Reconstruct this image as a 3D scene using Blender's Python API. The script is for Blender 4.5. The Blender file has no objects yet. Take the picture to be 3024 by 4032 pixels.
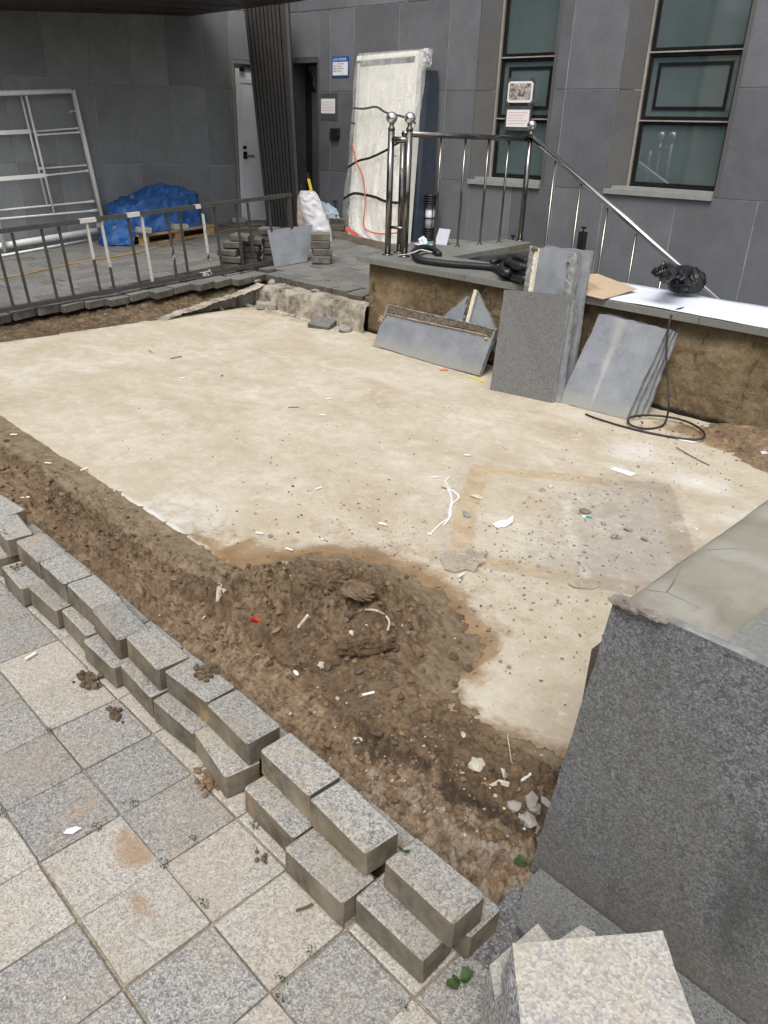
import bpy, bmesh, math, random
import numpy as np
from mathutils import Vector, Matrix
random.seed(7); rng = np.random.default_rng(11)
R = math.radians
SC = bpy.context.scene
COL = SC.collection

# ------------------------------------------------------------------ camera, world, sun, exposure
HC = 1.502
FW = np.array([-0.631, 0.642, -0.437]); RT = np.array([0.702, 0.711, 0.032])
_p, _r, _t = .452, .0354, R(44.5)
_A = np.array([math.cos(_t), -math.sin(_t)]); _B = np.array([math.sin(_t), math.cos(_t)])
_f = np.array([0, math.cos(_p), -math.sin(_p)]); _u = np.array([0, math.sin(_p), math.cos(_p)]); _x = np.array([1., 0, 0])
def _S(v): return np.array([v[:2] @ _A, v[:2] @ _B, v[2]])
FW = _S(_f); RT = _S(math.cos(_r)*_x + math.sin(_r)*_u); UP = _S(-math.sin(_r)*_x + math.cos(_r)*_u)
CAM = np.array([0, 0, HC]); FPX = 3023.5
cd = bpy.data.cameras.new('camera'); cam = bpy.data.objects.new('camera', cd); COL.objects.link(cam)
cd.sensor_fit = 'VERTICAL'; cd.sensor_height = 36; cd.sensor_width = 27; cd.lens = FPX/4032*36
cd.clip_start = .05; cd.clip_end = 800
cam.matrix_world = Matrix(((RT[0], UP[0], -FW[0], 0), (RT[1], UP[1], -FW[1], 0), (RT[2], UP[2], -FW[2], HC), (0, 0, 0, 1)))
SC.camera = cam
SC.render.resolution_x = 768; SC.render.resolution_y = 1024
w = bpy.data.worlds.new("World"); SC.world = w; w.use_nodes = True
wn = w.node_tree.nodes; wl = w.node_tree.links
sky = wn.new('ShaderNodeTexSky'); sky.sky_type = 'NISHITA'; sky.sun_disc = False
sky.sun_elevation = R(58); sky.sun_rotation = R(150); sky.air_density = 1.4; sky.dust_density = 4
hsv = wn.new('ShaderNodeHueSaturation'); hsv.inputs['Saturation'].default_value = .42
wl.new(sky.outputs[0], hsv.inputs['Color']); wl.new(hsv.outputs[0], wn['Background'].inputs[0])
wn['Background'].inputs[1].default_value = .15
sl = bpy.data.lights.new('sun', 'SUN'); sl.energy = 1.2; sl.angle = R(25); sl.color = (1, .97, .92)
so = bpy.data.objects.new('sun', sl); COL.objects.link(so)
so.rotation_euler = (R(32), 0, R(180-150+0)); so.location = (0, 0, 20)
SC.view_settings.view_transform = 'Standard'; SC.view_settings.look = 'None'
SC.view_settings.exposure = 0.35; SC.view_settings.gamma = 1; SC.view_settings.use_curve_mapping = False

# ------------------------------------------------------------------ measuring helpers (photo pixel -> real point on a known plane)
def ray(u, v): return FW*FPX + RT*(u-1512) + UP*(2016-v)
def G(u, v, z=0.):
    d = ray(u, v); return CAM + d*((z-HC)/d[2])
def P(u, v, dz=0.):
    d = ray(u, v); n = np.array([0, -.083, 1.]); c = .25-.083*4.9+dz; return CAM + d*((c-n@CAM)/(n@d))
def V(u, v, P0, az):
    d = ray(u, v); a = R(az); n = np.array([-math.sin(a), math.cos(a), 0]); return CAM + d*((n@(np.array([P0[0], P0[1], 0])-CAM))/(n@d))
def plz(y): return .25+.083*(y-4.9)
RP = (-7.921, 7.218); RA = 5.8
LP = (-9.40, 7.07); LA = 78.5
def k4(x, y): return 1400+x*.6028, 900+y*.6028
def k3(x, y): return 700+x*.5425, 700+y*.5425
def k5(x, y): return 2100+x*.557, 950+y*.557
def k7(x, y): return 1800+x*.5425, 3400+y*.5425
def zz2(x, y): return 1512+x*.9114, y*.9114
def zz1(x, y): return x*.9114, y*.9114
def c1(x, y): return 1100+x*.4219, 100+y*.4219
def c6(x, y): return 2200+x*.4967, 1950+y*.4967

# ------------------------------------------------------------------ numpy noise
_perm = rng.permutation(512); _perm = np.concatenate([_perm]*3)
_gr = rng.normal(size=(512, 2)); _gr /= np.linalg.norm(_gr, axis=1)[:, None]
def perlin(x, y):
    xi = np.floor(x).astype(int); yi = np.floor(y).astype(int); xf = x-xi; yf = y-yi
    u = xf*xf*xf*(xf*(xf*6-15)+10); v = yf*yf*yf*(yf*(yf*6-15)+10)
    def g(ix, iy, dx, dy):
        h = _perm[(ix & 511)+_perm[iy & 511]] & 511; return _gr[h, 0]*dx+_gr[h, 1]*dy
    a = g(xi, yi, xf, yf); b = g(xi+1, yi, xf-1, yf); c = g(xi, yi+1, xf, yf-1); d = g(xi+1, yi+1, xf-1, yf-1)
    return (a+(b-a)*u)*(1-v)+(c+(d-c)*u)*v
def fbm(x, y, o=4, s=0, ridge=False):
    t = 0; a = 1; f = 1
    for i in range(o):
        n = perlin(x*f+s+i*17.3, y*f+s*1.7+i*9.1)
        t = t+a*((.5-abs(n)*1.6) if ridge else n); a *= .52; f *= 2.03
    return t
_jt = rng.random((512, 2))
def worley(x, y, jit=.95):
    xi = np.floor(x).astype(int); yi = np.floor(y).astype(int); f1 = np.full(np.shape(x), 9.); f2 = f1.copy()
    for dx in (-1, 0, 1):
        for dy in (-1, 0, 1):
            h = _perm[((xi+dx) & 511)+_perm[(yi+dy) & 511]] & 511
            d = np.hypot(xi+dx+.5+(_jt[h, 0]-.5)*jit-x, yi+dy+.5+(_jt[h, 1]-.5)*jit-y)
            f2 = np.where(d < f1, f1, np.minimum(f2, d)); f1 = np.minimum(f1, d)
    return f1, f2
def clods(x, y, fr):
    wx = x*fr+.35*fbm(x*fr*.7, y*fr*.7, 3, 4); wy = y*fr+.35*fbm(x*fr*.7+9, y*fr*.7, 3, 6)
    f1, f2 = worley(wx, wy); n = perlin(np.floor(wx)*.37+.1, np.floor(wy)*.41+.2)
    return (1-np.clip(f1, 0, 1)**2)*np.clip((f2-f1)*3.0, 0, 1)
def sstep(a, b, x):
    t = np.clip((x-a)/(b-a), 0, 1); return t*t*(3-2*t)
def poly_sd(x, y, poly):   # signed distance, positive inside
    poly = np.asarray(poly); d = np.full(x.shape, 1e9); ins = np.zeros(x.shape, bool)
    for i in range(len(poly)):
        a = poly[i]; b = poly[(i+1) % len(poly)]; ex, ey = b-a
        t = np.clip(((x-a[0])*ex+(y-a[1])*ey)/(ex*ex+ey*ey+1e-12), 0, 1)
        d = np.minimum(d, np.hypot(x-a[0]-t*ex, y-a[1]-t*ey))
        c = ((a[1] > y) != (b[1] > y)) & (x < (b[0]-a[0])*(y-a[1])/(b[1]-a[1]+1e-12)+a[0]); ins ^= c
    return np.where(ins, d, -d)
def seg_d(x, y, pts):
    d = np.full(x.shape, 1e9)
    for a, b in zip(pts[:-1], pts[1:]):
        ex, ey = b[0]-a[0], b[1]-a[1]
        t = np.clip(((x-a[0])*ex+(y-a[1])*ey)/(ex*ex+ey*ey+1e-12), 0, 1)
        d = np.minimum(d, np.hypot(x-a[0]-t*ex, y-a[1]-t*ey))
    return d

# ------------------------------------------------------------------ node materials
class NT:
    def __init__(s, name):
        s.m = bpy.data.materials.new(name); s.m.use_nodes = True; s.t = s.m.node_tree; s.n = s.t.nodes
        s.b = s.n['Principled BSDF']; s.geo = s.n.new('ShaderNodeNewGeometry'); s.oi = s.n.new('ShaderNodeObjectInfo')
        s.pos = s.geo.outputs['Position']
    def l(s, a, b): s.t.links.new(a, b)
    def _in(s, sock, v):
        if hasattr(v, 'links') or hasattr(v, 'is_linked'): s.l(v, sock)
        else: sock.default_value = v
    def noise(s, scale, detail=4, rough=.55, vec=None, dist=0.):
        n = s.n.new('ShaderNodeTexNoise'); n.inputs['Scale'].default_value = scale; n.inputs['Detail'].default_value = detail
        n.inputs['Roughness'].default_value = rough; n.inputs['Distortion'].default_value = dist; s.l(vec or s.pos, n.inputs['Vector']); return n.outputs['Fac']
    def voro(s, scale, out='Color', vec=None, feat='F1'):
        n = s.n.new('ShaderNodeTexVoronoi'); n.feature = feat; n.inputs['Scale'].default_value = scale; s.l(vec or s.pos, n.inputs['Vector']); return n.outputs[out]
    def ramp(s, fac, stops, interp='LINEAR'):
        n = s.n.new('ShaderNodeValToRGB'); n.color_ramp.interpolation = interp; e = n.color_ramp.elements
        while len(e) < len(stops): e.new(.5)
        for i, (p, c) in enumerate(stops):
            e[i].position = p; e[i].color = (c, c, c, 1) if isinstance(c, (int, float)) else (*c, 1)
        s.l(fac, n.inputs[0]); return n.outputs[0]
    def mix(s, fac, a, b, mode='MIX'):
        n = s.n.new('ShaderNodeMix'); n.data_type = 'RGBA'; n.blend_type = mode
        for k, v in ((0, fac), (6, a), (7, b)):
            if isinstance(v, tuple): v = (*v, 1) if len(v) == 3 else v
            s._in(n.inputs[k], v)
        return n.outputs[2]
    def math(s, op, a, b=0., c=None):
        n = s.n.new('ShaderNodeMath'); n.operation = op; s._in(n.inputs[0], a); s._in(n.inputs[1], b)
        if c is not None: s._in(n.inputs[2], c)
        n.use_clamp = False; return n.outputs[0]
    def sep(s, v):
        n = s.n.new('ShaderNodeSeparateXYZ'); s.l(v, n.inputs[0]); return n.outputs
    def scalev(s, v, sc):
        n = s.n.new('ShaderNodeVectorMath'); n.operation = 'MULTIPLY'; s.l(v, n.inputs[0]); n.inputs[1].default_value = sc; return n.outputs[0]
    def rand_vec(s):
        n = s.n.new('ShaderNodeVectorMath'); n.operation = 'ADD'; s.l(s.pos, n.inputs[0])
        k = s.math('MULTIPLY', s.oi.outputs['Random'], 37.); s.l(k, n.inputs[1]); return n.outputs[0]
    def bump(s, h, strength=.5, dist=.002, prev=None):
        n = s.n.new('ShaderNodeBump'); n.inputs['Strength'].default_value = strength; n.inputs['Distance'].default_value = dist
        s.l(h, n.inputs['Height'])
        if prev is not None: s.l(prev, n.inputs['Normal'])
        return n.outputs[0]
    def attr(s, name):
        n = s.n.new('ShaderNodeAttribute'); n.attribute_name = name; return n.outputs['Fac']
    def out(s, col=None, rough=.8, metal=0., spec=.5, normal=None, **kw):
        if col is not None:
            if isinstance(col, tuple): s.b.inputs['Base Color'].default_value = (*col, 1)
            else: s.l(col, s.b.inputs['Base Color'])
        s._in(s.b.inputs['Roughness'], rough); s.b.inputs['Metallic'].default_value = metal
        s.b.inputs['Specular IOR Level'].default_value = spec
        if normal is not None: s.l(normal, s.b.inputs['Normal'])
        for k, v in kw.items(): s._in(s.b.inputs[k], v)
        return s.m
def vgrey(c): return (c, c, c)

def m_plain(name, c, rough=.7, metal=0., spec=.5, var=.25, scale=6., bumpd=0., bscale=80.):
    n = NT(name); f = n.noise(scale, 5, .6)
    lo = tuple(x*(1-var) for x in c); hi = tuple(min(1, x*(1+var)) for x in c)
    col = n.ramp(f, [(.3, lo), (.7, hi)])
    rg = n.ramp(n.noise(scale*3, 3), [(.3, max(0, rough-.1)), (.7, min(1, rough+.1))])
    nm = n.bump(n.noise(bscale, 4), .6, bumpd) if bumpd else None
    return n.out(col, rg, metal, spec, nm)

def m_speckle(name, base, dark, light, size=.004, fd=.3, fl=.78, dirt=(.3, .24, .17), dirtamt=.35, rough=.85, spec=.3, side=None, tone=.12, bd=.0012, dirtscale=5., stains=None, mark=False, foot=False):
    n = NT(name); v = n.rand_vec()
    vc = n.sep(n.voro(1/size, 'Color', v))[0]; vc2 = n.sep(n.voro(.42/size, 'Color', v))[1]
    big = n.noise(.25/size, 2, .5, v)
    s1 = n.ramp(vc, [(0, dark), (fd-.05, dark), (fd+.05, base), (fl-.04, base), (fl+.06, light)])
    s2 = n.ramp(vc2, [(0, dark), (fd*.45, dark), (fd*.45+.06, base), (.93, base), (.97, light)])
    c = n.mix(.32, s1, s2)
    c = n.mix(.25, c, n.ramp(big, [(.35, tuple(x*.7 for x in base)), (.65, tuple(min(1, x*1.25) for x in base))]))
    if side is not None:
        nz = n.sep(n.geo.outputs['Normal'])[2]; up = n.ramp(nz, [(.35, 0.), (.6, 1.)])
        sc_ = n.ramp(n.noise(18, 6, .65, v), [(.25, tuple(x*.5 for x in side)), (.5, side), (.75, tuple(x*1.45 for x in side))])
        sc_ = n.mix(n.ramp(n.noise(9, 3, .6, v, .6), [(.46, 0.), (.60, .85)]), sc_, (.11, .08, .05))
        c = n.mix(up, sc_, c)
    dn = n.noise(dirtscale, 6, .62, v, .3)
    c = n.mix(n.ramp(dn, [(.42, 0.), (.72, dirtamt)]), c, dirt)
    if stains is not None:
        sn = n.noise(7.3, 3, .5, n.scalev(n.pos, (1, 1, 1)), .2)
        c = n.mix(n.ramp(sn, [(.66, 0.), (.74, stains[3])]), c, stains[:3])
    if foot:   # splashed dirt at the foot and a run of dark dirt on the right
        sx = n.sep(n.pos); nn_ = n.noise(9, 7, .72)
        zz = n.math('ADD', sx[2], n.math('MULTIPLY', n.math('SUBTRACT', nn_, .5), .30))
        c = n.mix(n.ramp(zz, [(.02, .55), (.22, 0.)]), c, (.135, .125, .095))
        dd = n.math('ADD', n.math('POWER', n.math('DIVIDE', n.math('SUBTRACT', sx[0], -.175), .075), 2.), n.math('POWER', n.math('DIVIDE', n.math('SUBTRACT', sx[2], .27), .20), 2.))
        dd = n.math('ADD', dd, n.math('MULTIPLY', n.math('SUBTRACT', n.noise(7, 8, .75, n.scalev(n.pos, (1.6, 1, .8))), .5), 4.5))
        c = n.mix(n.ramp(dd, [(.0, .6), (1.5, 0.)]), c, (.055, .055, .052))
        c = n.mix(n.ramp(n.noise(5, 6, .7, n.scalev(n.pos, (4, 1, .7))), [(.58, 0.), (.72, .35)]), c, (.07, .068, .062))
        c = n.mix(n.ramp(n.noise(33, 3, .6), [(.74, 0.), (.77, .8)]), c, (.38, .37, .34))
    if mark:   # one brown spill on the pale tiles
        sx = n.sep(n.pos); a0 = G(520, 3340)[:2]; a1 = G(545, 3560)[:2]
        d0 = n.math('ADD', n.math('POWER', n.math('DIVIDE', n.math('SUBTRACT', sx[0], float(a0[0])), .075), 2.), n.math('POWER', n.math('DIVIDE', n.math('SUBTRACT', sx[1], float(a0[1])), .05), 2.))
        d1 = n.math('ADD', n.math('POWER', n.math('DIVIDE', n.math('SUBTRACT', sx[0], float(a1[0])), .07), 2.), n.math('POWER', n.math('DIVIDE', n.math('SUBTRACT', sx[1], float(a1[1])), .03), 2.))
        dd = n.math('ADD', n.math('MINIMUM', d0, n.math('ADD', d1, .35)), n.math('MULTIPLY', n.math('SUBTRACT', n.noise(22, 5, .7), .5), 2.2))
        c = n.mix(n.ramp(dd, [(.25, .72), (.95, 0.)]), c, (.34, .215, .12))
    c = n.mix(n.oi.outputs['Random'], n.mix(tone, c, (0, 0, 0)), c)
    h = n.mix(.5, n.noise(.5/size, 3, .6, v), n.voro(1/size, 'Distance', v))
    nm = n.bump(n.noise(25, 5, .6, v), .35, .004, n.bump(h, .8, bd))
    return n.out(c, rough, 0, spec, nm)

M = {}
M['tile_light'] = m_speckle('light_paver', (.45, .42, .37), (.19, .175, .165), (.66, .63, .57), .0036, .24, .76, (.40, .32, .22), .4, dirtscale=3.5, mark=True)
M['tile_grey'] = m_speckle('grey_paver', (.325, .315, .295), (.115, .11, .115), (.56, .54, .49), .0036, .34, .76, (.38, .31, .22), .45, dirtscale=4., stains=(.42, .30, .16, .55))
M['tile_dark'] = m_speckle('dark_paver', (.17, .17, .175), (.04, .04, .055), (.40, .40, .40), .0045, .36, .8, (.3, .25, .19), .2)
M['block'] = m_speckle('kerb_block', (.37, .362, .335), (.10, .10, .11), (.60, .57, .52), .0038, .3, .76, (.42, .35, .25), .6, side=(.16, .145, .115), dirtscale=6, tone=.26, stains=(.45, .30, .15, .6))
M['paver'] = m_speckle('plaza_paver', (.20, .20, .19), (.10, .10, .10), (.32, .32, .30), .006, .25, .8, (.27, .24, .19), .35, side=(.15, .145, .125), dirtscale=2.5, tone=.3)
M['granite'] = m_speckle('pale_granite', (.44, .42, .38), (.25, .25, .27), (.66, .62, .54), .0042, .3, .7, (.47, .40, .27), .5, dirtscale=14, bd=.0008)
M['granite_side'] = m_speckle('split_granite', (.38, .38, .38), (.07, .07, .10), (.80, .80, .80), .004, .36, .7, (.42, .33, .22), .5, dirtscale=9, bd=.004)
M['basalt'] = m_speckle('dark_flamed_granite', (.150, .156, .166), (.045, .045, .05), (.31, .32, .335), .0034, .34, .70, (.15, .14, .11), .6, rough=.75, spec=.35, dirtscale=2.2, bd=.0012)
M['basalt_pale'] = m_speckle('weathered_granite', (.175, .178, .172), (.075, .075, .075), (.28, .28, .275), .0032, .32, .72, (.15, .14, .12), .3, rough=.8, spec=.3, dirtscale=2.2, bd=.001)
def m_panel(name, base, var=.2, dirt=(.12, .115, .10), rough=.55):
    n = NT(name); v = n.rand_vec()
    s = n.ramp(n.sep(n.voro(190, 'Color', v))[0], [(0, tuple(x*.62 for x in base)), (.35, base), (.75, base), (1, tuple(x*1.5 for x in base))])
    b = n.ramp(n.noise(3, 6, .6, v, .4), [(.3, tuple(x*(1-var) for x in base)), (.7, tuple(x*(1+var) for x in base))])
    c = n.mix(.55, s, b); c = n.mix(n.oi.outputs['Random'], n.mix(.36, c, (.03, .034, .04)), c)
    st = n.noise(1.0, 5, .6, n.scalev(n.pos, (7, 7, .8)))
    c = n.mix(n.ramp(st, [(.52, 0.), (.75, .35)]), c, dirt)
    sm = n.noise(8, 6, .7, v, 1.2); c = n.mix(n.ramp(sm, [(.66, 0.), (.74, .28)]), c, (.30, .31, .32))
    rg = n.ramp(n.noise(12, 4), [(.3, rough-.1), (.7, rough+.12)])
    return n.out(c, rg, 0, .45, n.bump(n.noise(220, 3), .35, .0008, n.bump(n.noise(4, 3), .2, .004)))
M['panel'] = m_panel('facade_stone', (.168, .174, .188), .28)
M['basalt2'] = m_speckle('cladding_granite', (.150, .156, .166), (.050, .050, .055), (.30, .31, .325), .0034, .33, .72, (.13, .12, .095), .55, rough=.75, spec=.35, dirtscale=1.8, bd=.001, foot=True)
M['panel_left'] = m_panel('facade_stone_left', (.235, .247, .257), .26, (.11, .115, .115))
M['reveal'] = m_panel('shaded_reveal_stone', (.115, .112, .108))  # darker copy of the facade stone, the reveal's shade put into its colour
M['pit_stone'] = m_panel('pit_stone', (.10, .105, .11))
M['joint'] = m_plain('joint_mortar', (.30, .305, .31), .8, var=.3)
M['coping'] = m_panel('coping_stone', (.225, .228, .205), .18, (.10, .105, .07), .7)
M['sill'] = m_plain('sill_stone', (.27, .27, .26), .6, var=.12, scale=14)
M['black_alu'] = m_plain('black_aluminium', (.012, .012, .013), .35, .3, .5, .2)
M['trim_alu'] = m_plain('champagne_trim', (.42, .39, .34), .4, .3)
M['rubber'] = m_plain('black_plastic', (.012, .012, .014), .42, var=.3, scale=40)
M['cable'] = m_plain('black_cable', (.02, .018, .016), .55)
M['steel'] = NT('polished_steel').out((.62, .60, .57), .13, 1.)
def _steel():
    n = NT('brushed_steel'); f = n.noise(30, 5, .6, n.scalev(n.pos, (1, 1, .15)))
    return n.out(n.ramp(f, [(.3, (.17, .158, .143)), (.7, (.29, .27, .245))]), n.ramp(f, [(.3, .10), (.7, .24)]), 1., .5)
M['steel'] = _steel()
M['steel_bright'] = NT('bright_steel').out((.72, .71, .69), .2, 1.)
def _fence():
    n = NT('fence_paint'); f = n.noise(14, 6, .6)
    c = n.ramp(f, [(.3, (.045, .043, .040)), (.7, (.075, .072, .067))])
    wf = n.attr('chip'); k = n.math('GREATER_THAN', n.math('MULTIPLY', wf, n.ramp(n.noise(38, 5, .7), [(.3, .4), (.7, 1.6)])), .55)
    c = n.mix(k, c, (.55, .54, .51)); return n.out(c, .55, 0, .4, n.bump(n.noise(90, 4), .3, .0015))
M['fence'] = _fence()
def _scaf():
    n = NT('old_white_paint'); f = n.noise(9, 6, .65)
    c = n.ramp(f, [(.3, (.66, .68, .64)), (.5, (.80, .80, .77)), (.8, (.84, .84, .82))])
    c = n.mix(n.ramp(n.noise(22, 5, .7, None, .5), [(.64, 0.), (.72, .6)]), c, (.28, .27, .25))
    c = n.mix(n.ramp(n.noise(2.1, 2), [(.62, 0.), (.72, .3)]), c, (.36, .60, .50))
    return n.out(c, .5, 0, .4, n.bump(n.noise(60, 4), .4, .002))
M['scaffold'] = _scaf()
M['white_paint'] = m_plain('white_door_paint', (.84, .85, .90), .45, var=.04)
M['white_tape'] = m_plain('white_tape', (.78, .78, .78), .5, var=.08, scale=30)
M['grey_frame'] = m_plain('grey_frame', (.26, .255, .24), .5, var=.12)
M['cream_door'] = m_plain('cream_door_paint', (.80, .78, .70), .45, var=.05)
M['dark'] = m_plain('dark_interior', (.012, .014, .013), .6)
M['door_grey'] = m_plain('grey_steel_door', (.075, .08, .085), .4, var=.1)
M['slate_door'] = m_plain('slate_steel_door', (.045, .055, .075), .35, .2, var=.15)
M['wood_dark'] = m_plain('brown_black_slats', (.034, .031, .029), .6, var=.25, scale=9)
M['soffit'] = m_plain('dark_brown_soffit', (.030, .017, .014), .5, var=.3)
M['fascia'] = m_plain('grey_brown_fascia', (.085, .085, .082), .5, var=.15)
M['red'] = m_plain('red_plastic', (.75, .07, .05), .45, var=.1)
M['red_dull'] = m_plain('red_strap', (.62, .14, .11), .5, var=.1)
M['orange'] = m_plain('orange_plastic', (.75, .22, .04), .45, var=.1)
M['yellow'] = m_plain('yellow_plastic', (.75, .60, .05), .45, var=.1)
M['cord'] = m_plain('orange_cord', (.42, .24, .06), .6, var=.2, scale=3)
M['teal'] = m_plain('teal_plastic', (.03, .30, .27), .45)
M['white'] = m_plain('white_paper', (.80, .80, .80), .8, var=.05, scale=30)
M['butt'] = m_plain('cigarette_paper', (.80, .79, .75), .8, var=.06, scale=200)
M['tan'] = m_plain('filter_tan', (.60, .42, .22), .8, var=.12, scale=200)
M['bone'] = m_plain('pale_scrap', (.60, .55, .45), .75, var=.25, scale=60, bumpd=.003, bscale=90)
M['card'] = m_plain('brown_cardboard', (.50, .38, .25), .85, var=.10, scale=12, bumpd=.0006, bscale=200)
M['mask'] = m_plain('grey_tape', (.10, .10, .105), .4, .3, var=.2)
M['photo'] = None
def _photo():
    n = NT('printed_photo'); f = n.noise(24, 5, .6, None, .8)
    return n.out(n.ramp(f, [(.35, (.07, .06, .06)), (.5, (.33, .29, .27)), (.64, (.62, .57, .50))]), .4)
M['photo'] = _photo()
M['pink_ink'] = m_plain('pink_print', (.72, .48, .46), .8, var=.1, scale=60)
M['blue_ink'] = m_plain('blue_print', (.02, .10, .42), .45)
M['grey_ink'] = m_plain('grey_print', (.22, .24, .28), .6)
M['black_ink'] = m_plain('black_print', (.01, .01, .01), .6)
M['board'] = m_plain('white_board', (.62, .66, .72), .4, var=.05)
M['timber'] = m_plain('weathered_timber', (.20, .165, .125), .85, var=.35, scale=14, bumpd=.004, bscale=30)
M['pallet'] = m_plain('pallet_timber', (.40, .26, .13), .8, var=.35, scale=10, bumpd=.002, bscale=40)
M['sheet'] = m_plain('white_foam_sheet', (.74, .77, .86), .7, var=.04, scale=5)
M['leafgreen'] = m_plain('weed_leaf', (.055, .095, .03), .8, var=.35, scale=60)
M['moss'] = m_plain('moss', (.055, .07, .02), .95, var=.45, scale=60, bumpd=.004, bscale=200)
M['stone_beige'] = m_plain('pale_stone', (.50, .46, .38), .85, var=.25, scale=40, bumpd=.003, bscale=90)
M['stone_grey'] = m_plain('grey_stone', (.27, .26, .25), .85, var=.3, scale=40, bumpd=.003, bscale=90)
M['rock'] = m_plain('broken_rock', (.31, .295, .265), .9, var=.3, scale=30, bumpd=.006, bscale=60)
M['clod'] = m_plain('damp_clod', (.19, .128, .076), .95, var=.4, scale=30, bumpd=.004, bscale=120)
M['dark_clod'] = m_plain('dark_clod', (.11, .078, .049), .95, var=.4, scale=30, bumpd=.004, bscale=120)
def _slabback(streak=False):
    n = NT('cut_stone_back'); v = n.rand_vec()
    b = n.ramp(n.noise(5, 7, .65, v, .2), [(.3, (.165, .178, .198)), (.5, (.215, .230, .255)), (.7, (.275, .288, .305))])
    c = n.mix(n.ramp(n.noise(3.2, 6, .65, v, .3), [(.60, 0.), (.76, .55)]), b, (.40, .39, .36))
    z = n.sep(n.pos)[2]; zz = n.math('ADD', z, n.math('MULTIPLY', n.noise(12, 4), .12))
    c = n.mix(n.ramp(zz, [(.07, .75), (.14, 0.)]), c, (.29, .285, .25))
    c = n.mix(n.ramp(n.noise(14, 5, .7, v), [(.66, 0.), (.72, .7)]), c, (.14, .12, .08))
    if streak:
        p0 = V(*k5(625, 570), (0, 4.6), 0); p1 = V(*k5(470, 1010), (0, 4.4), 0); sx = n.sep(n.pos)
        m_ = (p0[0]-p1[0])/(p0[2]-p1[2]); dx = n.math('ABSOLUTE', n.math('SUBTRACT', sx[0], n.math('MULTIPLY_ADD', sx[2], float(m_), float(p1[0]-m_*p1[2]))))
        wd = n.math('MULTIPLY_ADD', sx[2], .11, .006); q_ = n.math('ADD', n.math('DIVIDE', dx, wd), n.math('MULTIPLY', n.math('SUBTRACT', n.noise(18, 7, .75, n.scalev(n.pos, (1, 1, .35))), .5), 2.6))
        c = n.mix(n.ramp(q_, [(.0, .55), (1.2, 0.)]), c, (.44, .43, .38))
    c = n.mix(n.ramp(n.noise(70, 3, .6), [(.55, 0.), (.7, .3)]), c, (.36, .37, .38))
    return n.out(c, .7, 0, .35, n.bump(n.noise(60, 5), .4, .0015))
M['slab_back'] = _slabback(); M['slab_streak'] = _slabback(True)
M['slab_edge'] = m_plain('broken_stone_edge', (.23, .235, .225), .9, var=.4, scale=25, bumpd=.006, bscale=50)
M['mortar'] = m_plain('dried_mortar', (.36, .31, .25), .95, var=.3, scale=18, bumpd=.008, bscale=50)
M['mortar_grey'] = m_plain('grey_mortar', (.23, .20, .17), .95, var=.35, scale=30, bumpd=.005, bscale=70)
M['mortar_dark'] = m_plain('dark_mortar', (.12, .095, .07), .95, var=.45, scale=22, bumpd=.008, bscale=50)
def _render():
    n = NT('earth_stained_render')
    c = n.ramp(n.noise(3.2, 7, .65, None, .6), [(.28, (.085, .062, .034)), (.45, (.19, .14, .082)), (.6, (.27, .205, .125)), (.78, (.36, .29, .195))])
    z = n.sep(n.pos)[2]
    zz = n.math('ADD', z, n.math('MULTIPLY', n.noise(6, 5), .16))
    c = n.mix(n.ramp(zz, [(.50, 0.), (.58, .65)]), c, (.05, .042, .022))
    c = n.mix(n.ramp(n.noise(9, 6, .7, n.scalev(n.pos, (1, 1, .5)), 1.), [(.58, 0.), (.66, .7)]), c, (.028, .025, .02))
    c = n.mix(n.ramp(n.noise(26, 6, .75), [(.58, 0.), (.68, .55)]), c, (.40, .34, .25))
    c = n.mix(n.ramp(n.noise(17, 8, .8), [(.50, 0.), (.62, .6)]), c, (.09, .065, .038))
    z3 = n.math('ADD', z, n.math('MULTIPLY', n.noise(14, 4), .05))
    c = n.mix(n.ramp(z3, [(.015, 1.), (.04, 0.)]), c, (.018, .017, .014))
    h = n.noise(14, 8, .7, None, .8)
    return n.out(c, .95, 0, .2, n.bump(h, .9, .02, n.bump(n.noise(90, 4), .5, .004)))
M['render'] = _render()
def _cem():
    n = NT('damp_cement')
    c = n.ramp(n.noise(6, 8, .68, None, .4), [(.3, (.235, .22, .175)), (.7, (.32, .30, .245))])
    y = n.sep(n.pos)[1]; w_ = n.math('ADD', n.math('MULTIPLY', y, 24.), n.math('MULTIPLY', n.noise(4, 5, .6), 3.5)); sn = n.math('SINE', w_)
    c = n.mix(n.ramp(n.math('ADD', n.math('MULTIPLY', sn, .5), n.math('MULTIPLY', n.noise(16, 6, .7), .6)), [(.45, 0.), (.95, .5)]), c, (.43, .425, .395))
    c = n.mix(n.ramp(n.noise(40, 6, .75), [(.58, 0.), (.70, .5)]), c, (.20, .185, .145))
    cr = n.voro(5.5, 'Distance', None, 'DISTANCE_TO_EDGE'); c = n.mix(n.math('MULTIPLY', n.ramp(cr, [(.0, .9), (.012, 0.)]), n.ramp(n.noise(3.3, 3), [(.52, 0.), (.6, 1.)])), c, (.09, .08, .06))
    return n.out(c, .88, 0, .3, n.bump(n.noise(30, 7, .7), .5, .006))
M['cement'] = _cem()
def _ledge():
    n = NT('rough_old_concrete')
    c = n.ramp(n.noise(5, 8, .7, None, .6), [(.28, (.07, .06, .045)), (.40, (.24, .21, .17)), (.56, (.46, .41, .34)), (.78, (.60, .55, .47))])
    c = n.mix(n.ramp(n.noise(4.4, 5, .7), [(.54, 0.), (.66, .75)]), c, (.06, .065, .025))
    return n.out(c, .95, 0, .2, n.bump(n.noise(22, 8, .7), 1., .02))
M['ledge'] = _ledge()
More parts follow.
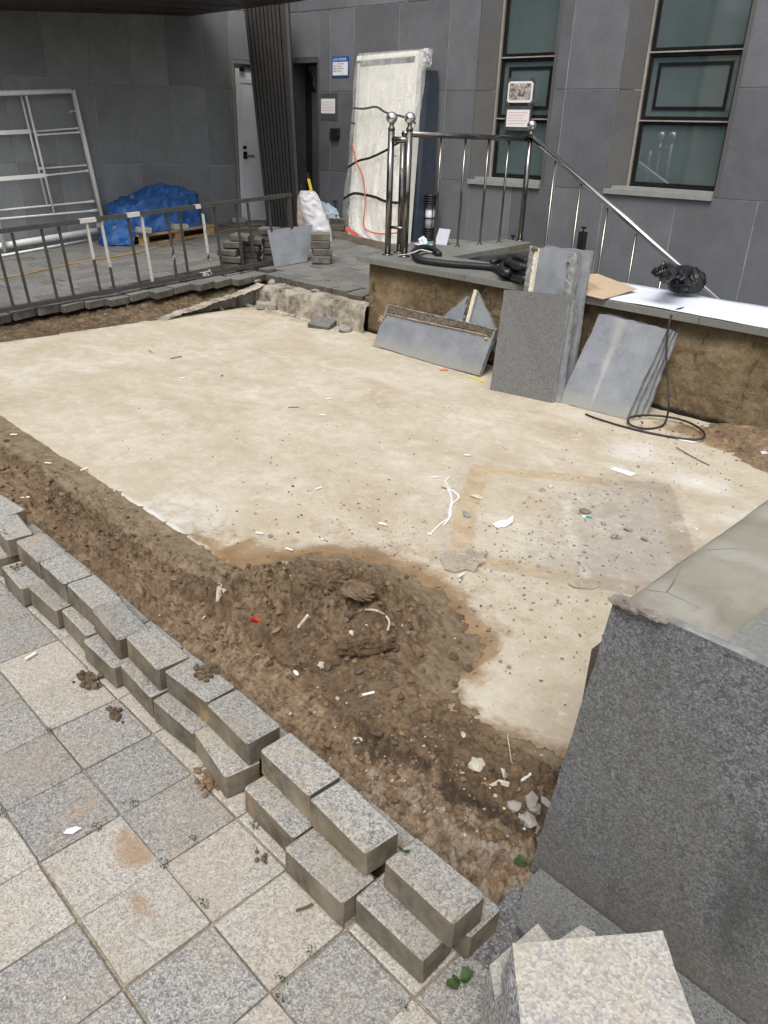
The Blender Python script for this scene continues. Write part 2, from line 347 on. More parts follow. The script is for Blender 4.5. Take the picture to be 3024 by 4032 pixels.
def _slab():
    n = NT('dusty_concrete')
    c = n.ramp(n.noise(1.6, 8, .66, n.scalev(n.pos, (1, 1.5, 1)), .5), [(.30, (.42, .35, .25)), (.44, (.51, .45, .345)), (.56, (.575, .525, .425)), (.70, (.645, .61, .53))])
    c = n.mix(n.ramp(n.noise(9, 7, .7, None, .5), [(.44, 0.), (.66, .5)]), c, (.42, .335, .235))
    c = n.mix(n.ramp(n.noise(14, 7, .72), [(.50, 0.), (.66, .5)]), c, (.64, .60, .52))
    c = n.mix(n.ramp(n.noise(60, 5, .7), [(.58, 0.), (.70, .42)]), c, (.25, .195, .13))
    c = n.mix(n.ramp(n.noise(3.4, 9, .74, None, .3), [(.46, 0.), (.66, .5)]), c, (.44, .355, .25))
    c = n.mix(n.ramp(n.noise(28, 6, .75), [(.60, 0.), (.68, .35)]), c, (.66, .63, .56))
    br = n.attr('brown'); bn = n.math('ADD', br, n.math('MULTIPLY', n.math('SUBTRACT', n.noise(11, 8, .74), .5), 1.5))
    c = n.mix(n.ramp(bn, [(.25, 0.), (.62, .85), (1., 1.)]), c, n.ramp(n.noise(9, 5, .6), [(.3, (.20, .125, .062)), (.7, (.33, .225, .125))]))
    pa = n.attr('patch'); pn = n.math('ADD', pa, n.math('MULTIPLY', n.math('SUBTRACT', n.noise(12, 6, .7), .5), .7))
    c = n.mix(n.ramp(pn, [(.35, 0.), (.85, .62)]), c, n.ramp(n.noise(11, 5, .6), [(.35, (.36, .255, .135)), (.6, (.50, .385, .235)), (.75, (.58, .475, .33))]))
    gy = n.attr('grey'); gn = n.math('ADD', gy, n.math('MULTIPLY', n.math('SUBTRACT', n.noise(24, 6, .75), .5), 1.3))
    c = n.mix(n.ramp(gn, [(.45, 0.), (.85, .6)]), c, (.30, .275, .25))
    wh = n.attr('white'); wn_ = n.math('ADD', wh, n.math('MULTIPLY', n.math('SUBTRACT', n.noise(18, 6, .75), .5), 1.2))
    c = n.mix(n.ramp(wn_, [(.4, 0.), (.9, .75)]), c, (.70, .68, .64))
    return n.out(c, .92, 0, .25, n.bump(n.noise(40, 7, .75), .6, .005, n.bump(n.noise(5, 4), .15, .01)))
M['slab'] = _slab()
def _soil():
    n = NT('damp_soil')
    c = n.ramp(n.noise(4.5, 9, .7, None, .4), [(.30, (.110, .073, .042)), (.44, (.170, .116, .067)), (.58, (.235, .163, .097)), (.74, (.33, .24, .15))])
    c = n.mix(n.ramp(n.noise(24, 9, .82, None, .3), [(.48, 0.), (.57, .75)]), c, (.068, .047, .030))
    c = n.mix(n.ramp(n.noise(60, 6, .8), [(.55, 0.), (.66, .6)]), c, (.36, .265, .17))
    sa = n.attr('sand'); sn = n.math('ADD', sa, n.math('MULTIPLY', n.math('SUBTRACT', n.noise(7, 8, .75), .5), 1.7))
    c = n.mix(n.ramp(sn, [(.30, 0.), (.75, .88)]), c, n.ramp(n.noise(26, 8, .78), [(.36, (.10, .066, .038)), (.48, (.27, .185, .11)), (.60, (.42, .32, .215))]))
    ol = n.attr('olive'); on = n.math('ADD', ol, n.math('MULTIPLY', n.math('SUBTRACT', n.noise(8, 7, .7), .5), .9))
    c = n.mix(n.ramp(on, [(.28, 0.), (.65, .88)]), c, n.ramp(n.noise(18, 8, .76), [(.34, (.155, .115, .068)), (.5, (.26, .20, .125)), (.66, (.37, .29, .195))]))
    gr = n.attr('ash'); gn = n.math('ADD', gr, n.math('MULTIPLY', n.math('SUBTRACT', n.noise(13, 9, .8), .5), 2.4))
    c = n.mix(n.ramp(gn, [(.6, 0.), (.85, .7)]), c, (.40, .365, .32))
    bl = n.attr('black'); bn = n.math('ADD', bl, n.math('MULTIPLY', n.math('SUBTRACT', n.noise(14, 9, .8), .5), 2.4))
    c = n.mix(n.ramp(bn, [(.55, 0.), (.85, .8)]), c, (.048, .035, .025))
    mo = n.attr('moss'); mn = n.math('ADD', mo, n.math('MULTIPLY', n.math('SUBTRACT', n.noise(9, 8, .78), .5), 1.6))
    c = n.mix(n.ramp(mn, [(.5, 0.), (.8, .8)]), c, (.10, .10, .03))
    return n.out(c, .85, 0, .3, n.bump(n.noise(48, 9, .8, None, .5), .9, .010, n.bump(n.noise(150, 4, .75), .6, .003)))
M['soil'] = _soil()
def _bed():
    n = NT('joint_sand')
    c = n.ramp(n.noise(60, 6, .7), [(.3, (.20, .165, .115)), (.55, (.38, .33, .245)), (.75, (.52, .47, .38))])
    c = n.mix(n.ramp(n.noise(4, 6, .7), [(.54, 0.), (.66, .65)]), c, (.095, .10, .045))
    return n.out(c, .95, 0, .2, n.bump(n.noise(150, 5), 1., .006))
M['bed'] = _bed()
M['asphalt'] = m_plain('asphalt', (.05, .05, .052), .9, bumpd=.003)
def _tarp():
    n = NT('blue_tarpaulin'); 
    c = n.ramp(n.noise(5, 6, .65, None, .8), [(.3, (.014, .065, .22)), (.55, (.03, .12, .36)), (.75, (.12, .23, .46))])
    c = n.mix(n.ramp(n.noise(4.2, 4, .6, None, .4), [(.68, 0.), (.72, .7)]), c, (.36, .33, .28))
    h = n.noise(9, 7, .65, None, 1.4)
    return n.out(c, .5, 0, .4, n.bump(h, .8, .018))
M['tarp'] = _tarp()
def _film(name, col, alpha, bumps=(8, .03), rough=.18, stretch=(1, 1, .3)):
    n = NT(name); h = n.noise(bumps[0], 7, .65, n.scalev(n.pos, stretch), 1.6)
    nm = n.bump(h, 1., bumps[1])
    n.out(col, rough, 0, .6, nm)
    tr = n.n.new('ShaderNodeBsdfTransparent'); mx = n.n.new('ShaderNodeMixShader')
    fr = n.ramp(h, [(.35, alpha*.6), (.65, min(1, alpha*1.5))]); n.l(fr, mx.inputs[0]); n.l(tr.outputs[0], mx.inputs[1]); n.l(n.b.outputs[0], mx.inputs[2])
    n.l(mx.outputs[0], n.n['Material Output'].inputs[0]); return n.m
M['film'] = _film('clear_wrapping_film', (.86, .86, .84), .34, (2.6, .006), .22, (1.5, 1.5, .8))
M['film_thin'] = _film('thin_clear_film', (.62, .66, .66), .16)
M['sack'] = _film('white_woven_sack', (.74, .74, .75), 1.5, (9, .014), .55)
M['pinksack'] = _film('pinkish_sack', (.62, .50, .42), 1.5, (10, .014), .6)
M['bluebag'] = _film('pale_blue_bag', (.55, .66, .78), 1.5, (12, .016), .4, (1, 1, 1))
M['blackbag'] = _film('black_bin_bag', (.006, .006, .008), 1.5, (12, .014), .22, (1, 1, 1))
M['scrapfilm'] = _film('dusty_film', (.56, .49, .38), .55, (30, .008), .35, (1, 1, 1))
M['scrapfilm2'] = _film('dusty_crumpled_film', (.60, .53, .42), .42, (30, .008), .35, (1, 1, 1))
def _glass():
    n = NT('filmed_window_glass')
    c = n.ramp(n.noise(1.2, 3, .5), [(.3, (.075, .105, .107)), (.7, (.12, .155, .155))])
    return n.out(c, .035, 0, 1., None, IOR=2.1)
M['glass'] = _glass()
M['glass_in'] = NT('inner_pane').out((.075, .13, .128), .05, 0, .9)
M['beige_wall'] = m_plain('beige_wall', (.42, .37, .28), .85)
M['teal_wall'] = m_plain('grey_green_wall', (.15, .19, .18), .5)
M['foliage'] = m_plain('foliage', (.05, .095, .03), .7, var=.5, scale=6)
M['bark'] = m_plain('bark', (.12, .09, .06), .9)
M['lamp_white'] = m_plain('lamp_diffuser', (.62, .62, .68), .35, var=.04)
M['chrome_dark'] = m_plain('dark_metal', (.06, .055, .05), .4, .7)
M['maroon'] = m_plain('maroon_mosaic', (.16, .05, .04), .5)

# ------------------------------------------------------------------ object helpers
ROOTLOC = {}
def tag(o, label=None, cat=None, group=None, kind=None):
    if label: o['label'] = label
    if cat: o['category'] = cat
    if group: o['group'] = group
    if kind: o['kind'] = kind
    return o
def thing(name, loc, label, cat, group=None):
    o = bpy.data.objects.new(name, None); o.empty_display_size = .1; COL.objects.link(o); o.location = tuple(float(v) for v in loc)
    ROOTLOC[o.name] = np.array(loc, float); return tag(o, label, cat, group)
def mk(name, verts, faces, mat, parent=None, smooth=False, origin=None, mats=None, fmats=None):
    """verts in world coordinates; the object gets an origin at the base of the piece (top level) or at its parent's"""
    verts = np.asarray(verts, float)
    if parent is not None: org = ROOTLOC[parent.name]
    elif origin is not None: org = np.asarray(origin, float)
    else:
        org = np.array([verts[:, 0].mean(), verts[:, 1].mean(), verts[:, 2].min()])
    me = bpy.data.meshes.new(name); me.from_pydata((verts-org).tolist(), [], [list(map(int, f)) for f in faces]); 
    for m_ in (mats or [mat]): me.materials.append(m_)
    if fmats is not None: me.polygons.foreach_set('material_index', list(fmats))
    if smooth: me.polygons.foreach_set('use_smooth', [True]*len(me.polygons))
    me.update()
    o = bpy.data.objects.new(name, me); COL.objects.link(o)
    ROOTLOC[o.name] = org
    if parent is not None: o.parent = parent
    else: o.location = tuple(org)
    return o
def struct(name, *a, **k):
    o = mk(name, *a, **k); 
    if o.parent is None: o['kind'] = 'structure'
    return o
class MB:
    def __init__(s): s.v = []; s.f = []; s.n = 0; s.fm = []
    def add(s, v, f, m=0):
        v = np.asarray(v, float); s.v.append(v); s.f += [[i+s.n for i in q] for q in f]; s.fm += [m]*len(f); s.n += len(v); return s
    def box(s, x0, x1, y0, y1, z0, z1, M3=None, org=(0, 0, 0), m=0):
        v = np.array([[x, y, z] for z in (z0, z1) for y in (y0, y1) for x in (x0, x1)], float)
        if M3 is not None: v = v@M3.T
        v = v+np.asarray(org, float)
        return s.add(v, [(0, 2, 3, 1), (4, 5, 7, 6), (0, 1, 5, 4), (2, 6, 7, 3), (0, 4, 6, 2), (1, 3, 7, 5)], m)
    def hexa(s, b, t, m=0):  # b,t: 4 corners each
        v = np.array(list(b)+list(t), float)
        return s.add(v, [(3, 2, 1, 0), (4, 5, 6, 7), (0, 1, 5, 4), (1, 2, 6, 5), (2, 3, 7, 6), (3, 0, 4, 7)], m)
    def tube(s, pts, r, seg=10, cap=True, m=0):
        pts = [np.asarray(p, float) for p in pts]; n = len(pts); rr = r if hasattr(r, '__len__') else [r]*n
        V_ = []; prev = None
        for i, p in enumerate(pts):
            t = pts[min(i+1, n-1)]-pts[max(i-1, 0)]; t /= (np.linalg.norm(t)+1e-9)
            if prev is None:
                a = np.array([0, 0, 1.]) if abs(t[2]) < .9 else np.array([1., 0, 0]); prev = np.cross(t, a); prev /= np.linalg.norm(prev)
            u = prev-t*(prev@t); u /= (np.linalg.norm(u)+1e-9); prev = u; v = np.cross(t, u)
            for k in range(seg):
                a = 2*math.pi*k/seg; V_.append(p+rr[i]*(math.cos(a)*u+math.sin(a)*v))
        F = []
        for i in range(n-1):
            for k in range(seg):
                a = i*seg+k; b = i*seg+(k+1) % seg; F.append((a, b, b+seg, a+seg))
        if cap: F.append(tuple(range(seg-1, -1, -1))); F.append(tuple(range((n-1)*seg, n*seg)))
        return s.add(V_, F, m)
    def sphere(s, c, r, seg=16, rings=10, sq=(1, 1, 1), m=0):
        V_ = []; F = []
        for i in range(rings+1):
            th = math.pi*i/rings
            for k in range(seg):
                a = 2*math.pi*k/seg; V_.append([c[0]+r*sq[0]*math.sin(th)*math.cos(a), c[1]+r*sq[1]*math.sin(th)*math.sin(a), c[2]+r*sq[2]*math.cos(th)])
        for i in range(rings):
            for k in range(seg): F.append((i*seg+k, (i+1)*seg+k, (i+1)*seg+(k+1) % seg, i*seg+(k+1) % seg))
        return s.add(V_, F, m)
    def make(s, name, mat, parent=None, smooth=False, origin=None, mats=None):
        return mk(name, np.concatenate(s.v), s.f, mat, parent, smooth, origin, mats, s.fm if mats else None)
def rotz(a):
    c, s_ = math.cos(a), math.sin(a); return np.array([[c, -s_, 0], [s_, c, 0], [0, 0, 1.]])
def rotxyz(a, b, c): return np.array(Matrix.Rotation(c, 3, 'Z')@Matrix.Rotation(b, 3, 'Y')@Matrix.Rotation(a, 3, 'X'))
def block_mesh(name, lx, ly, lz, bev, mat, jit=.0, seed=0, base=True):
    bm = bmesh.new(); bmesh.ops.create_cube(bm, size=1)
    rd = random.Random(seed)
    for v in bm.verts:
        v.co = Vector((v.co.x*lx+rd.uniform(-jit, jit), v.co.y*ly+rd.uniform(-jit, jit), (v.co.z+.5)*lz+rd.uniform(-jit, jit)*.4))
    bmesh.ops.bevel(bm, geom=bm.edges[:], offset=bev, segments=1, affect='EDGES', profile=.6)
    if jit:
        for v in bm.verts: v.co += Vector((rd.uniform(-1, 1), rd.uniform(-1, 1), rd.uniform(-1, 1)))*jit*.35
    me = bpy.data.meshes.new(name); bm.to_mesh(me); bm.free(); me.materials.append(mat); return me
def inst(name, me, loc, rot=(0, 0, 0), parent=None):
    o = bpy.data.objects.new(name, me); COL.objects.link(o); o.rotation_euler = rot
    loc = np.array(loc, float)
    if parent is not None: o.parent = parent; loc = loc-ROOTLOC[parent.name]
    o.location = tuple(loc); return o
def grid_mesh(name, xs, ys, Z, mat, attrs=None, parent=None, keep=None, smooth=True, XY=None):
    nx, ny = len(xs), len(ys)
    if XY is None: X, Y = np.meshgrid(xs, ys)
    else: X, Y = XY
    v = np.stack([X, Y, Z], -1).reshape(-1, 3)
    i = np.arange((ny-1)*nx).reshape(ny-1, nx)[:, :-1].ravel()
    f = np.stack([i, i+1, i+1+nx, i+nx], 1)
    if keep is not None: f = f[keep[:-1, :-1].ravel()]
    org = np.array([xs.mean() if XY is None else X.mean(), ys.mean() if XY is None else Y.mean(), 0]) if parent is None else ROOTLOC[parent.name]
    me = bpy.data.meshes.new(name); nf = len(f)
    me.vertices.add(len(v)); me.vertices.foreach_set('co', (v-org).ravel())
    me.loops.add(nf*4); me.loops.foreach_set('vertex_index', f.ravel().astype(np.int32))
    me.polygons.add(nf); me.polygons.foreach_set('loop_start', np.arange(0, nf*4, 4, dtype=np.int32)); me.polygons.foreach_set('loop_total', np.full(nf, 4, dtype=np.int32))
    me.polygons.foreach_set('use_smooth', [smooth]*nf)
    me.update(calc_edges=True); me.validate(); me.materials.append(mat)
    for k, a in (attrs or {}).items():
        at = me.attributes.new(k, 'FLOAT', 'POINT'); at.data.foreach_set('value', np.broadcast_to(a, Z.shape).ravel().astype(np.float32))
    o = bpy.data.objects.new(name, me); COL.objects.link(o); ROOTLOC[o.name] = org
    if parent is not None: o.parent = parent
    else: o.location = tuple(org)
    return o
def rock_arr(c, s, seed, sub=1, flat=.6, rough=.35):
    bm = bmesh.new(); bmesh.ops.create_icosphere(bm, subdivisions=sub, radius=1); rd = random.Random(seed)
    k = np.array([rd.uniform(.7, 1.25), rd.uniform(.6, 1.1), flat*rd.uniform(.7, 1.2)]); Rm = rotxyz(rd.uniform(-.4, .4), rd.uniform(-.4, .4), rd.uniform(0, 6.28))
    v = np.array([list(q.co) for q in bm.verts]); f = [[q.index for q in p.verts] for p in bm.faces]; bm.free()
    v *= (1+np.array([rd.uniform(-rough, rough) for _ in v]))[:, None]
    v = (v*k)@Rm.T*s+np.asarray(c); return v, f
def rock(name, c, s, seed, mat, label=None, cat=None, group=None, sub=2, flat=.6, parent=None, rough=.22):
    c = np.asarray(c, float)+[0, 0, s*flat*.5]
    v, f = rock_arr(c, s, seed, sub, flat, rough); o = mk(name, v, f, mat, parent); 
    if label: tag(o, label, cat, group)
    return o

# ================================================================== SETTING: base ground
gm = MB().add([(-300, -300, -1.25), (300, -300, -1.25), (300, 300, -1.25), (-300, 300, -1.25)], [(0, 1, 2, 3)])
struct('ground', np.concatenate(gm.v), gm.f, M['asphalt'])
yd = MB().box(-3.2, 6, -14, .72, -.5, -.09).box(-9, -3.2, -14, .72, -.5, -.09).box(.95, 6, .72, 4.2, -.5, -.09)
struct('street', np.concatenate(yd.v), yd.f, M['asphalt'])

# ---- lower paving with tiles
xs = np.arange(-3.3, 1.0, .05); ys = np.arange(-1.4, 1.12, .05); X, Y = np.meshgrid(xs, ys)
pav = grid_mesh('pavement', xs, ys, -.012+.004*fbm(X*6, Y*6, 2)-.08*(Y > .96), M['bed']); pav['kind'] = 'structure'
sk = MB().box(-3.3, .95, -1.4, 1.0, -.4, -.03); mk('bedding', np.concatenate(sk.v), sk.f, M['bed'], pav)
tmesh = {k: [block_mesh('paving_tile_'+k, .1955, .1955, .06, .0035, M['tile_'+k], .0012, s_) for s_ in range(4)] for k in ('light', 'grey', 'dark')}
LIGHT = {(0, 0), (1, 0), (1, 1), (2, 1), (-1, -1), (0, -1), (-3, 1), (-4, 1), (-2, -1), (-6, 0), (-5, -1), (3, 0), (2, 2), (3, 2), (-3, -2), (4, 1), (-1, 2), (-4, 2), (-5, 2), (1, 2), (0, 2), (-2, 2), (-3, 2), (-6, 2), (-7, 2)}
for i in range(-10, 6):
    for j in range(-5, 3):
        cx = -1.292+.2*i+random.uniform(-.002, .002); cy = .435+.2*j+random.uniform(-.002, .002)
        kind = 'light' if (i, j) in LIGHT or (j < -1 and random.random() < .4) else 'grey'
        if (i, j) == (4, 3): kind = 'dark'
        z = -.0625+random.uniform(-.002, .002)
        inst('paving_tile', tmesh[kind][(i*3+j) % 4], (cx, cy, z), (random.uniform(-.004, .004), random.uniform(-.004, .004), random.uniform(-.004, .004)), pav)
inst('paving_tile', tmesh['dark'][1], (-.50, .98, -.052), (.01, -.01, .03), pav)['label'] = 'dark grey tile poking out beside the upright granite slab'

# ---- concrete slab
mound = [G(*q, 0)[:2] for q in [(939, 2233), (1060, 2195), (1158, 2171), (1260, 2156), (1423, 2165), (1574, 2213), (1740, 2310), (1813, 2420), (1877, 2483), (1895, 2556), (1858, 2620), (1800, 2690), (1776, 2761)]]+[np.array(q) for q in [(-1.077, 1.471), (-.868, 1.50), (-.75, 1.53), (-.3, 1.56), (-.3, .7), (-9, .7), (-9, 1.40), (-4.574, 1.42), (-3.9, 1.425), (-3.0, 1.445)]]
patch = [G(*q, -.03)[:2] for q in [(1860, 1830), (2640, 1910), (2700, 2080), (2780, 2345), (2500, 2345), (1790, 2215), (1770, 2180), (1790, 2030)]]
mid = [G(*q, -.03)[:2] for q in [(2230, 1980), (2240, 2090), (2300, 2270)]]
xs = np.concatenate([np.arange(-9.5, -6.44, .1), [-6.42], np.arange(-6.40, -4, .03), np.arange(-4, .2, .014), np.arange(.2, 3.5, .08)]); ys = np.arange(1.44, 4.70, .0145)
X, Y = np.meshgrid(xs, ys)
sd = poly_sd(X, Y, mound)
z = -.028+.006*fbm(X*.8, Y*.8, 3)+.0018*fbm(X*7, Y*7, 3)
edge = 1.452+.010*fbm(X*3.2, X*0, 3)+.006*fbm(X*17, X*0, 2)
z = np.where(Y < edge, -.10, z)
lft = -6.40+.012*fbm(Y*3, Y*0, 3)+.04*sstep(3.2, 2.2, Y); z = np.where(X < lft, -.14, z)
Y2 = np.where((Y < edge), np.minimum(Y, edge), Y)
brown = np.clip(1-(-sd)/.10, 0, 1)*.62*(X > -2.6)+np.clip(1-(-sd)/.5, 0, 1)*.42*(X > -2.4)*(X < -1.2)
brown += .75*sstep(.45, 0, np.hypot((X+2.55)/1.0, (Y-1.5)/.35)-.3)*(X < -1.9)*.5
brown += .9*sstep(.5, 0., np.hypot((X+1.25)/1.1, (Y-4.45)/.28)-.4)
brown += .35*sstep(.35, 0, abs(Y-4.5))*(X < -3)*sstep(-4.6, -5.2, X)
dp = poly_sd(X, Y, patch)
pt = sstep(.075, .03, abs(dp-.04))*(dp > -.01)*.85+.34*(dp > 0)+sstep(.05, .0, seg_d(X, Y, mid))*-.35
gd = (dp > 0)*sstep(-2.1, -1.3, X+.35*(Y-3))*.5+.34*(dp > 0)+.55*sstep(.22, 0, abs(dp))*(dp < 0)
wt = .8*sstep(.42, 0, np.hypot(X-G(2500, 1760)[0], Y-G(2500, 1760)[1]))+.75*sstep(.35, 0, np.hypot(X-G(2760, 1880)[0], Y-G(2760, 1880)[1]))
wt += .7*sstep(.5, 0, np.hypot((X-G(720, 1990)[0])*.8, Y-G(720, 1990)[1]))+.6*sstep(.07, 0, seg_d(X, Y, mid))+.55*sstep(.16, 0, np.hypot(X-G(2690, 2050)[0], Y-G(2690, 2050)[1]))
wt += .40*sstep(.03, 0, abs(Y-edge))*(X < -2.2)  # bright-lit lip of the slab edge, painted in as white
slab = grid_mesh('concrete_slab', xs, ys, z, M['slab'], dict(brown=brown, patch=pt, grey=gd, white=wt)); slab['kind'] = 'structure'
tag(slab, 'pale dusty concrete slab laid bare in the middle of the dug-up forecourt')

# ---- soil strip and mound
def soil_height(X, Y):
    sd = poly_sd(X, Y, mound)
    rough = fbm(X*9+.25*fbm(X*5, Y*5, 2, 9), Y*9, 6, 3, True)+.35*fbm(X*21, Y*21, 4, 33, True)-.1; fine = fbm(X*38, Y*38, 4, 5)
    cut = 1.195+.06*fbm(X*2.6, X*0+3, 3)+.028*fbm(X*14, X*0, 3)
    upper = -.030+.012*fbm(X*2.3, Y*2.3, 3)+.0035*fbm(X*14, Y*14, 3)
    lump = sstep(.20, .02, abs(Y-1.22))*sstep(-4.8, -3.6, X)*sstep(-1.7, -2.1, X)
    upper = upper+lump*(.006+.024*rough)
    core = np.exp(-(((X+1.70)/.36)**2+((Y-1.53)/.25)**2)**1.3)
    core2 = np.exp(-(((X+1.95)/.25)**2+((Y-1.32)/.16)**2))
    upper = upper+core*(.085+.050*rough)+core2*(.03+.04*rough)+.02*sstep(0, .35, sd)*(X > -2.2)
    upper = upper+sstep(-1.35, -1.0, X)*(.012+.022*rough)*sstep(1.5, 1.2, Y)
    trench = (X > -2.9)&(X < -1.15)
    lower = -.038+.012*rough+.008*fbm(X*5, Y*5, 3)+.05*sstep(1.0, .88, Y)+.022*sstep(-1.15, -.7, X)
    lower = lower+.018*sstep(-2.6, -3.2, X)*(.4+.9*rough)
    sharp = sstep(-.3, .2, fbm(X*3.1, X*0+7, 3)); wd_ = .016+.09*sharp; k = np.clip((Y-cut)/(2*wd_)+.5, 0, 1); k = k*k*(3-2*k); k = np.where(X > -1.05, sstep(-.2, .2, Y-cut), k); k = np.where(X < -3.2, sstep(-.1, .1, Y-cut), k)
    busy = np.clip(core+core2+lump+(1-k)*.6+sstep(-1.35, -1.0, X)*.7, 0, 1)
    patchy = sstep(-.25, .25, fbm(X*4.5, Y*4.5, 3, 51))
    z = lower*(1-k)+upper*k+fine*(.003+.004*busy)
    z = z+busy*((clods(X, Y, 15)-.45)*.034*patchy+(clods(X+3, Y, 34)-.45)*.016+(clods(X, Y+5, 70)-.4)*.006)+(1-busy)*((clods(X, Y, 45)-.4)*.004*patchy)
    out = np.clip(-sd, 0, .4); inside = np.clip(sd, 0, 1)
    z = np.where((X > -.62)&(Y < 1.06), -.09, z)
    z = np.where(Y > 1.45, -.026+(z+.026)*sstep(0, .12, inside+.05*fbm(X*13, Y*13, 5)+.0)-.0, z)
    z = np.where((Y > 1.45)&(sd+.06*fbm(X*14, Y*14, 5, 8) < 0), -.045, z)
    return z, sd, cut, core
def soil_attrs(X, Y, sd, cut, core):
    low = sstep(.02, -.02, Y-cut)
    sand = low*.78+.25*sstep(-1.0, -.6, X)*sstep(1.1, .95, Y); sand += .45*sstep(.25, .0, np.hypot(X+2.2, Y-1.40))
    olive = sstep(1.22, 1.3, Y)*(X < -2.0)*.95*sstep(-5.6, -4.6, X)+.6*sstep(.16, 0.03, abs(sd-.07))*(Y > 1.47)+.3*(Y > 1.3)*(X > -1.3)
    ash = low*.36+.3*sstep(-1.3, -.9, X)*sstep(1.35, 1.1, Y)
    black = .62*sstep(.16, 0, abs(Y-1.17-.12*(X+1.1)))*sstep(-1.6, -1.2, X)*sstep(1.3, 1.2, Y)+.18*sstep(.04, 0, abs(Y-cut))
    return dict(sand=sand*(.55+.45*sstep(-2.6, -1.6, X)), olive=olive*(.8+.2*(X > -2)), ash=ash, black=black+.12*sstep(-1.8, -2.6, X), moss=0*X-.55)
for nm, xa, xb, st, yb in (('soil', -3.3, -.25, .0052, 2.07), ('soil', -9.2, -3.3+1e-3, .02, 1.46)):
    xs = np.arange(xa, xb+st, st); ys = np.arange(.90, yb, st if st < .01 else .0125); X, Y = np.meshgrid(xs, ys)
    z, sd, cut, core = soil_height(X, Y)
    so_ = grid_mesh(nm, xs, ys, z, M['soil'], soil_attrs(X, Y, sd, cut, core)); so_['kind'] = 'structure'
def hz(x, y): return float(soil_height(np.array([x*1.]), np.array([y*1.]))[0][0])
def on_ground(u, v):
    p = G(u, v, -.02)
    for _ in range(3):
        zz = hz(p[0], p[1]) if (p[1] < 2.05 and p[1] > .9 and poly_sd(np.array([p[0]]), np.array([p[1]]), mound)[0] > 0) else (-.026 if p[1] > .9 else .001)
        p = G(u, v, zz)
    return p

# ---- back soil bank, right soil corner
xs = np.arange(-8.2, -6.3, .02); ys = np.arange(.9, 4.95, .02); X, Y = np.meshgrid(xs, ys)
rg = fbm(X*7, Y*7, 5, 2, True)
ex = -7.12+.19*(Y-2.38)   # paver line
t_ = np.clip((X-ex)/(-6.42-ex), 0, 1)
z = (plz(Y)-.125)*(1-sstep(.0, 1, t_**.8))+(-.07)*sstep(0, 1, t_**.8)+.020*rg+(clods(X, Y, 22)-.4)*.02
z = np.where(X < ex-.12, plz(Y)-.085, z)
bank = grid_mesh('soil_bank', xs, ys, z, M['soil'], dict(sand=.15+0*X, olive=.25+0*X, ash=.1+.2*sstep(3.4, 4.4, Y), black=.66+.2*sstep(.3, 0, t_), moss=.46+.2*sstep(3.8, 4.6, Y))); bank['kind'] = 'structure'
xs = np.arange(-2.3, 1.2, .03); ys = np.arange(3.9, 4.72, .03); X, Y = np.meshgrid(xs, ys)
z = -.05+.05*sstep(4.35, 4.6, Y+.12*fbm(X*2, Y*2, 3))*sstep(-1.95, -1.5, X)+(.018*fbm(X*7, Y*7, 4, 4, True)+(clods(X, Y, 16)-.4)*.02)*sstep(-2.0, -1.6, X)*sstep(4.1, 4.4, Y)+.03*sstep(-1.7, -1.2, X)*sstep(3.9, 4.3, Y)
sr = grid_mesh('soil', xs, ys, z, M['soil'], dict(sand=.55+0*X, olive=0*X, ash=.1+0*X, black=0*X, moss=0*X-.6)); sr['kind'] = 'structure'

# ---- old concrete ledge under the plaza edge (back) and sloping kerb (left)
def ledge(name, pts_line, ztop, thick, az, label):
    n = 90; L = []
    for i in range(n+1):
        t = i/n; base = pts_line(t); L.append(base)
    rows = 9; Vv = []
    for i, b in enumerate(L):
        zt = ztop(i/n); no = np.array([math.sin(az), -math.cos(az)])
        for r_ in range(rows):
            s_ = r_/(rows-1)
            if s_ < .6: q = s_/.6; zz = -.07+(zt+.07)*q; off = .02-.02*q
            else: q = (s_-.6)/.4; zz = zt+.004*q; off = -thick*q
            k = .016*fbm(np.array([b[0]*5+b[1]*3]), np.array([zz*9+i*.0]), 4, 7, True)[0] + .006*random.uniform(-1, 1)
            Vv.append([b[0]+no[0]*(off+k), b[1]+no[1]*(off+k), zz+.010*fbm(np.array([i*.11]), np.array([r_*.3]), 4, 3)[0]*(r_ > 0)+.5*k*(s_ > .5)])
    F = [(i*rows+r_, (i+1)*rows+r_, (i+1)*rows+r_+1, i*rows+r_+1) for i in range(n) for r_ in range(rows-1)]
    o = mk(name, Vv, F, M['ledge'], smooth=False); o['kind'] = 'structure'; o['label'] = label; return o
ledge('concrete_footing', lambda t: (-6.42+t*1.56, 4.63+.015*math.sin(t*9)), lambda t: .165+.03*t-.05*max(0, .06-t)/.06, .30, 0, 'rough broken concrete footing under the back edge of the pavers')
ledge('concrete_kerb', lambda t: (-6.47-.02*math.sin(t*4), 4.66-t*1.15), lambda t: .165-.20*t**.8, .16, -math.pi/2, 'worn concrete kerb running along the left edge of the slab')

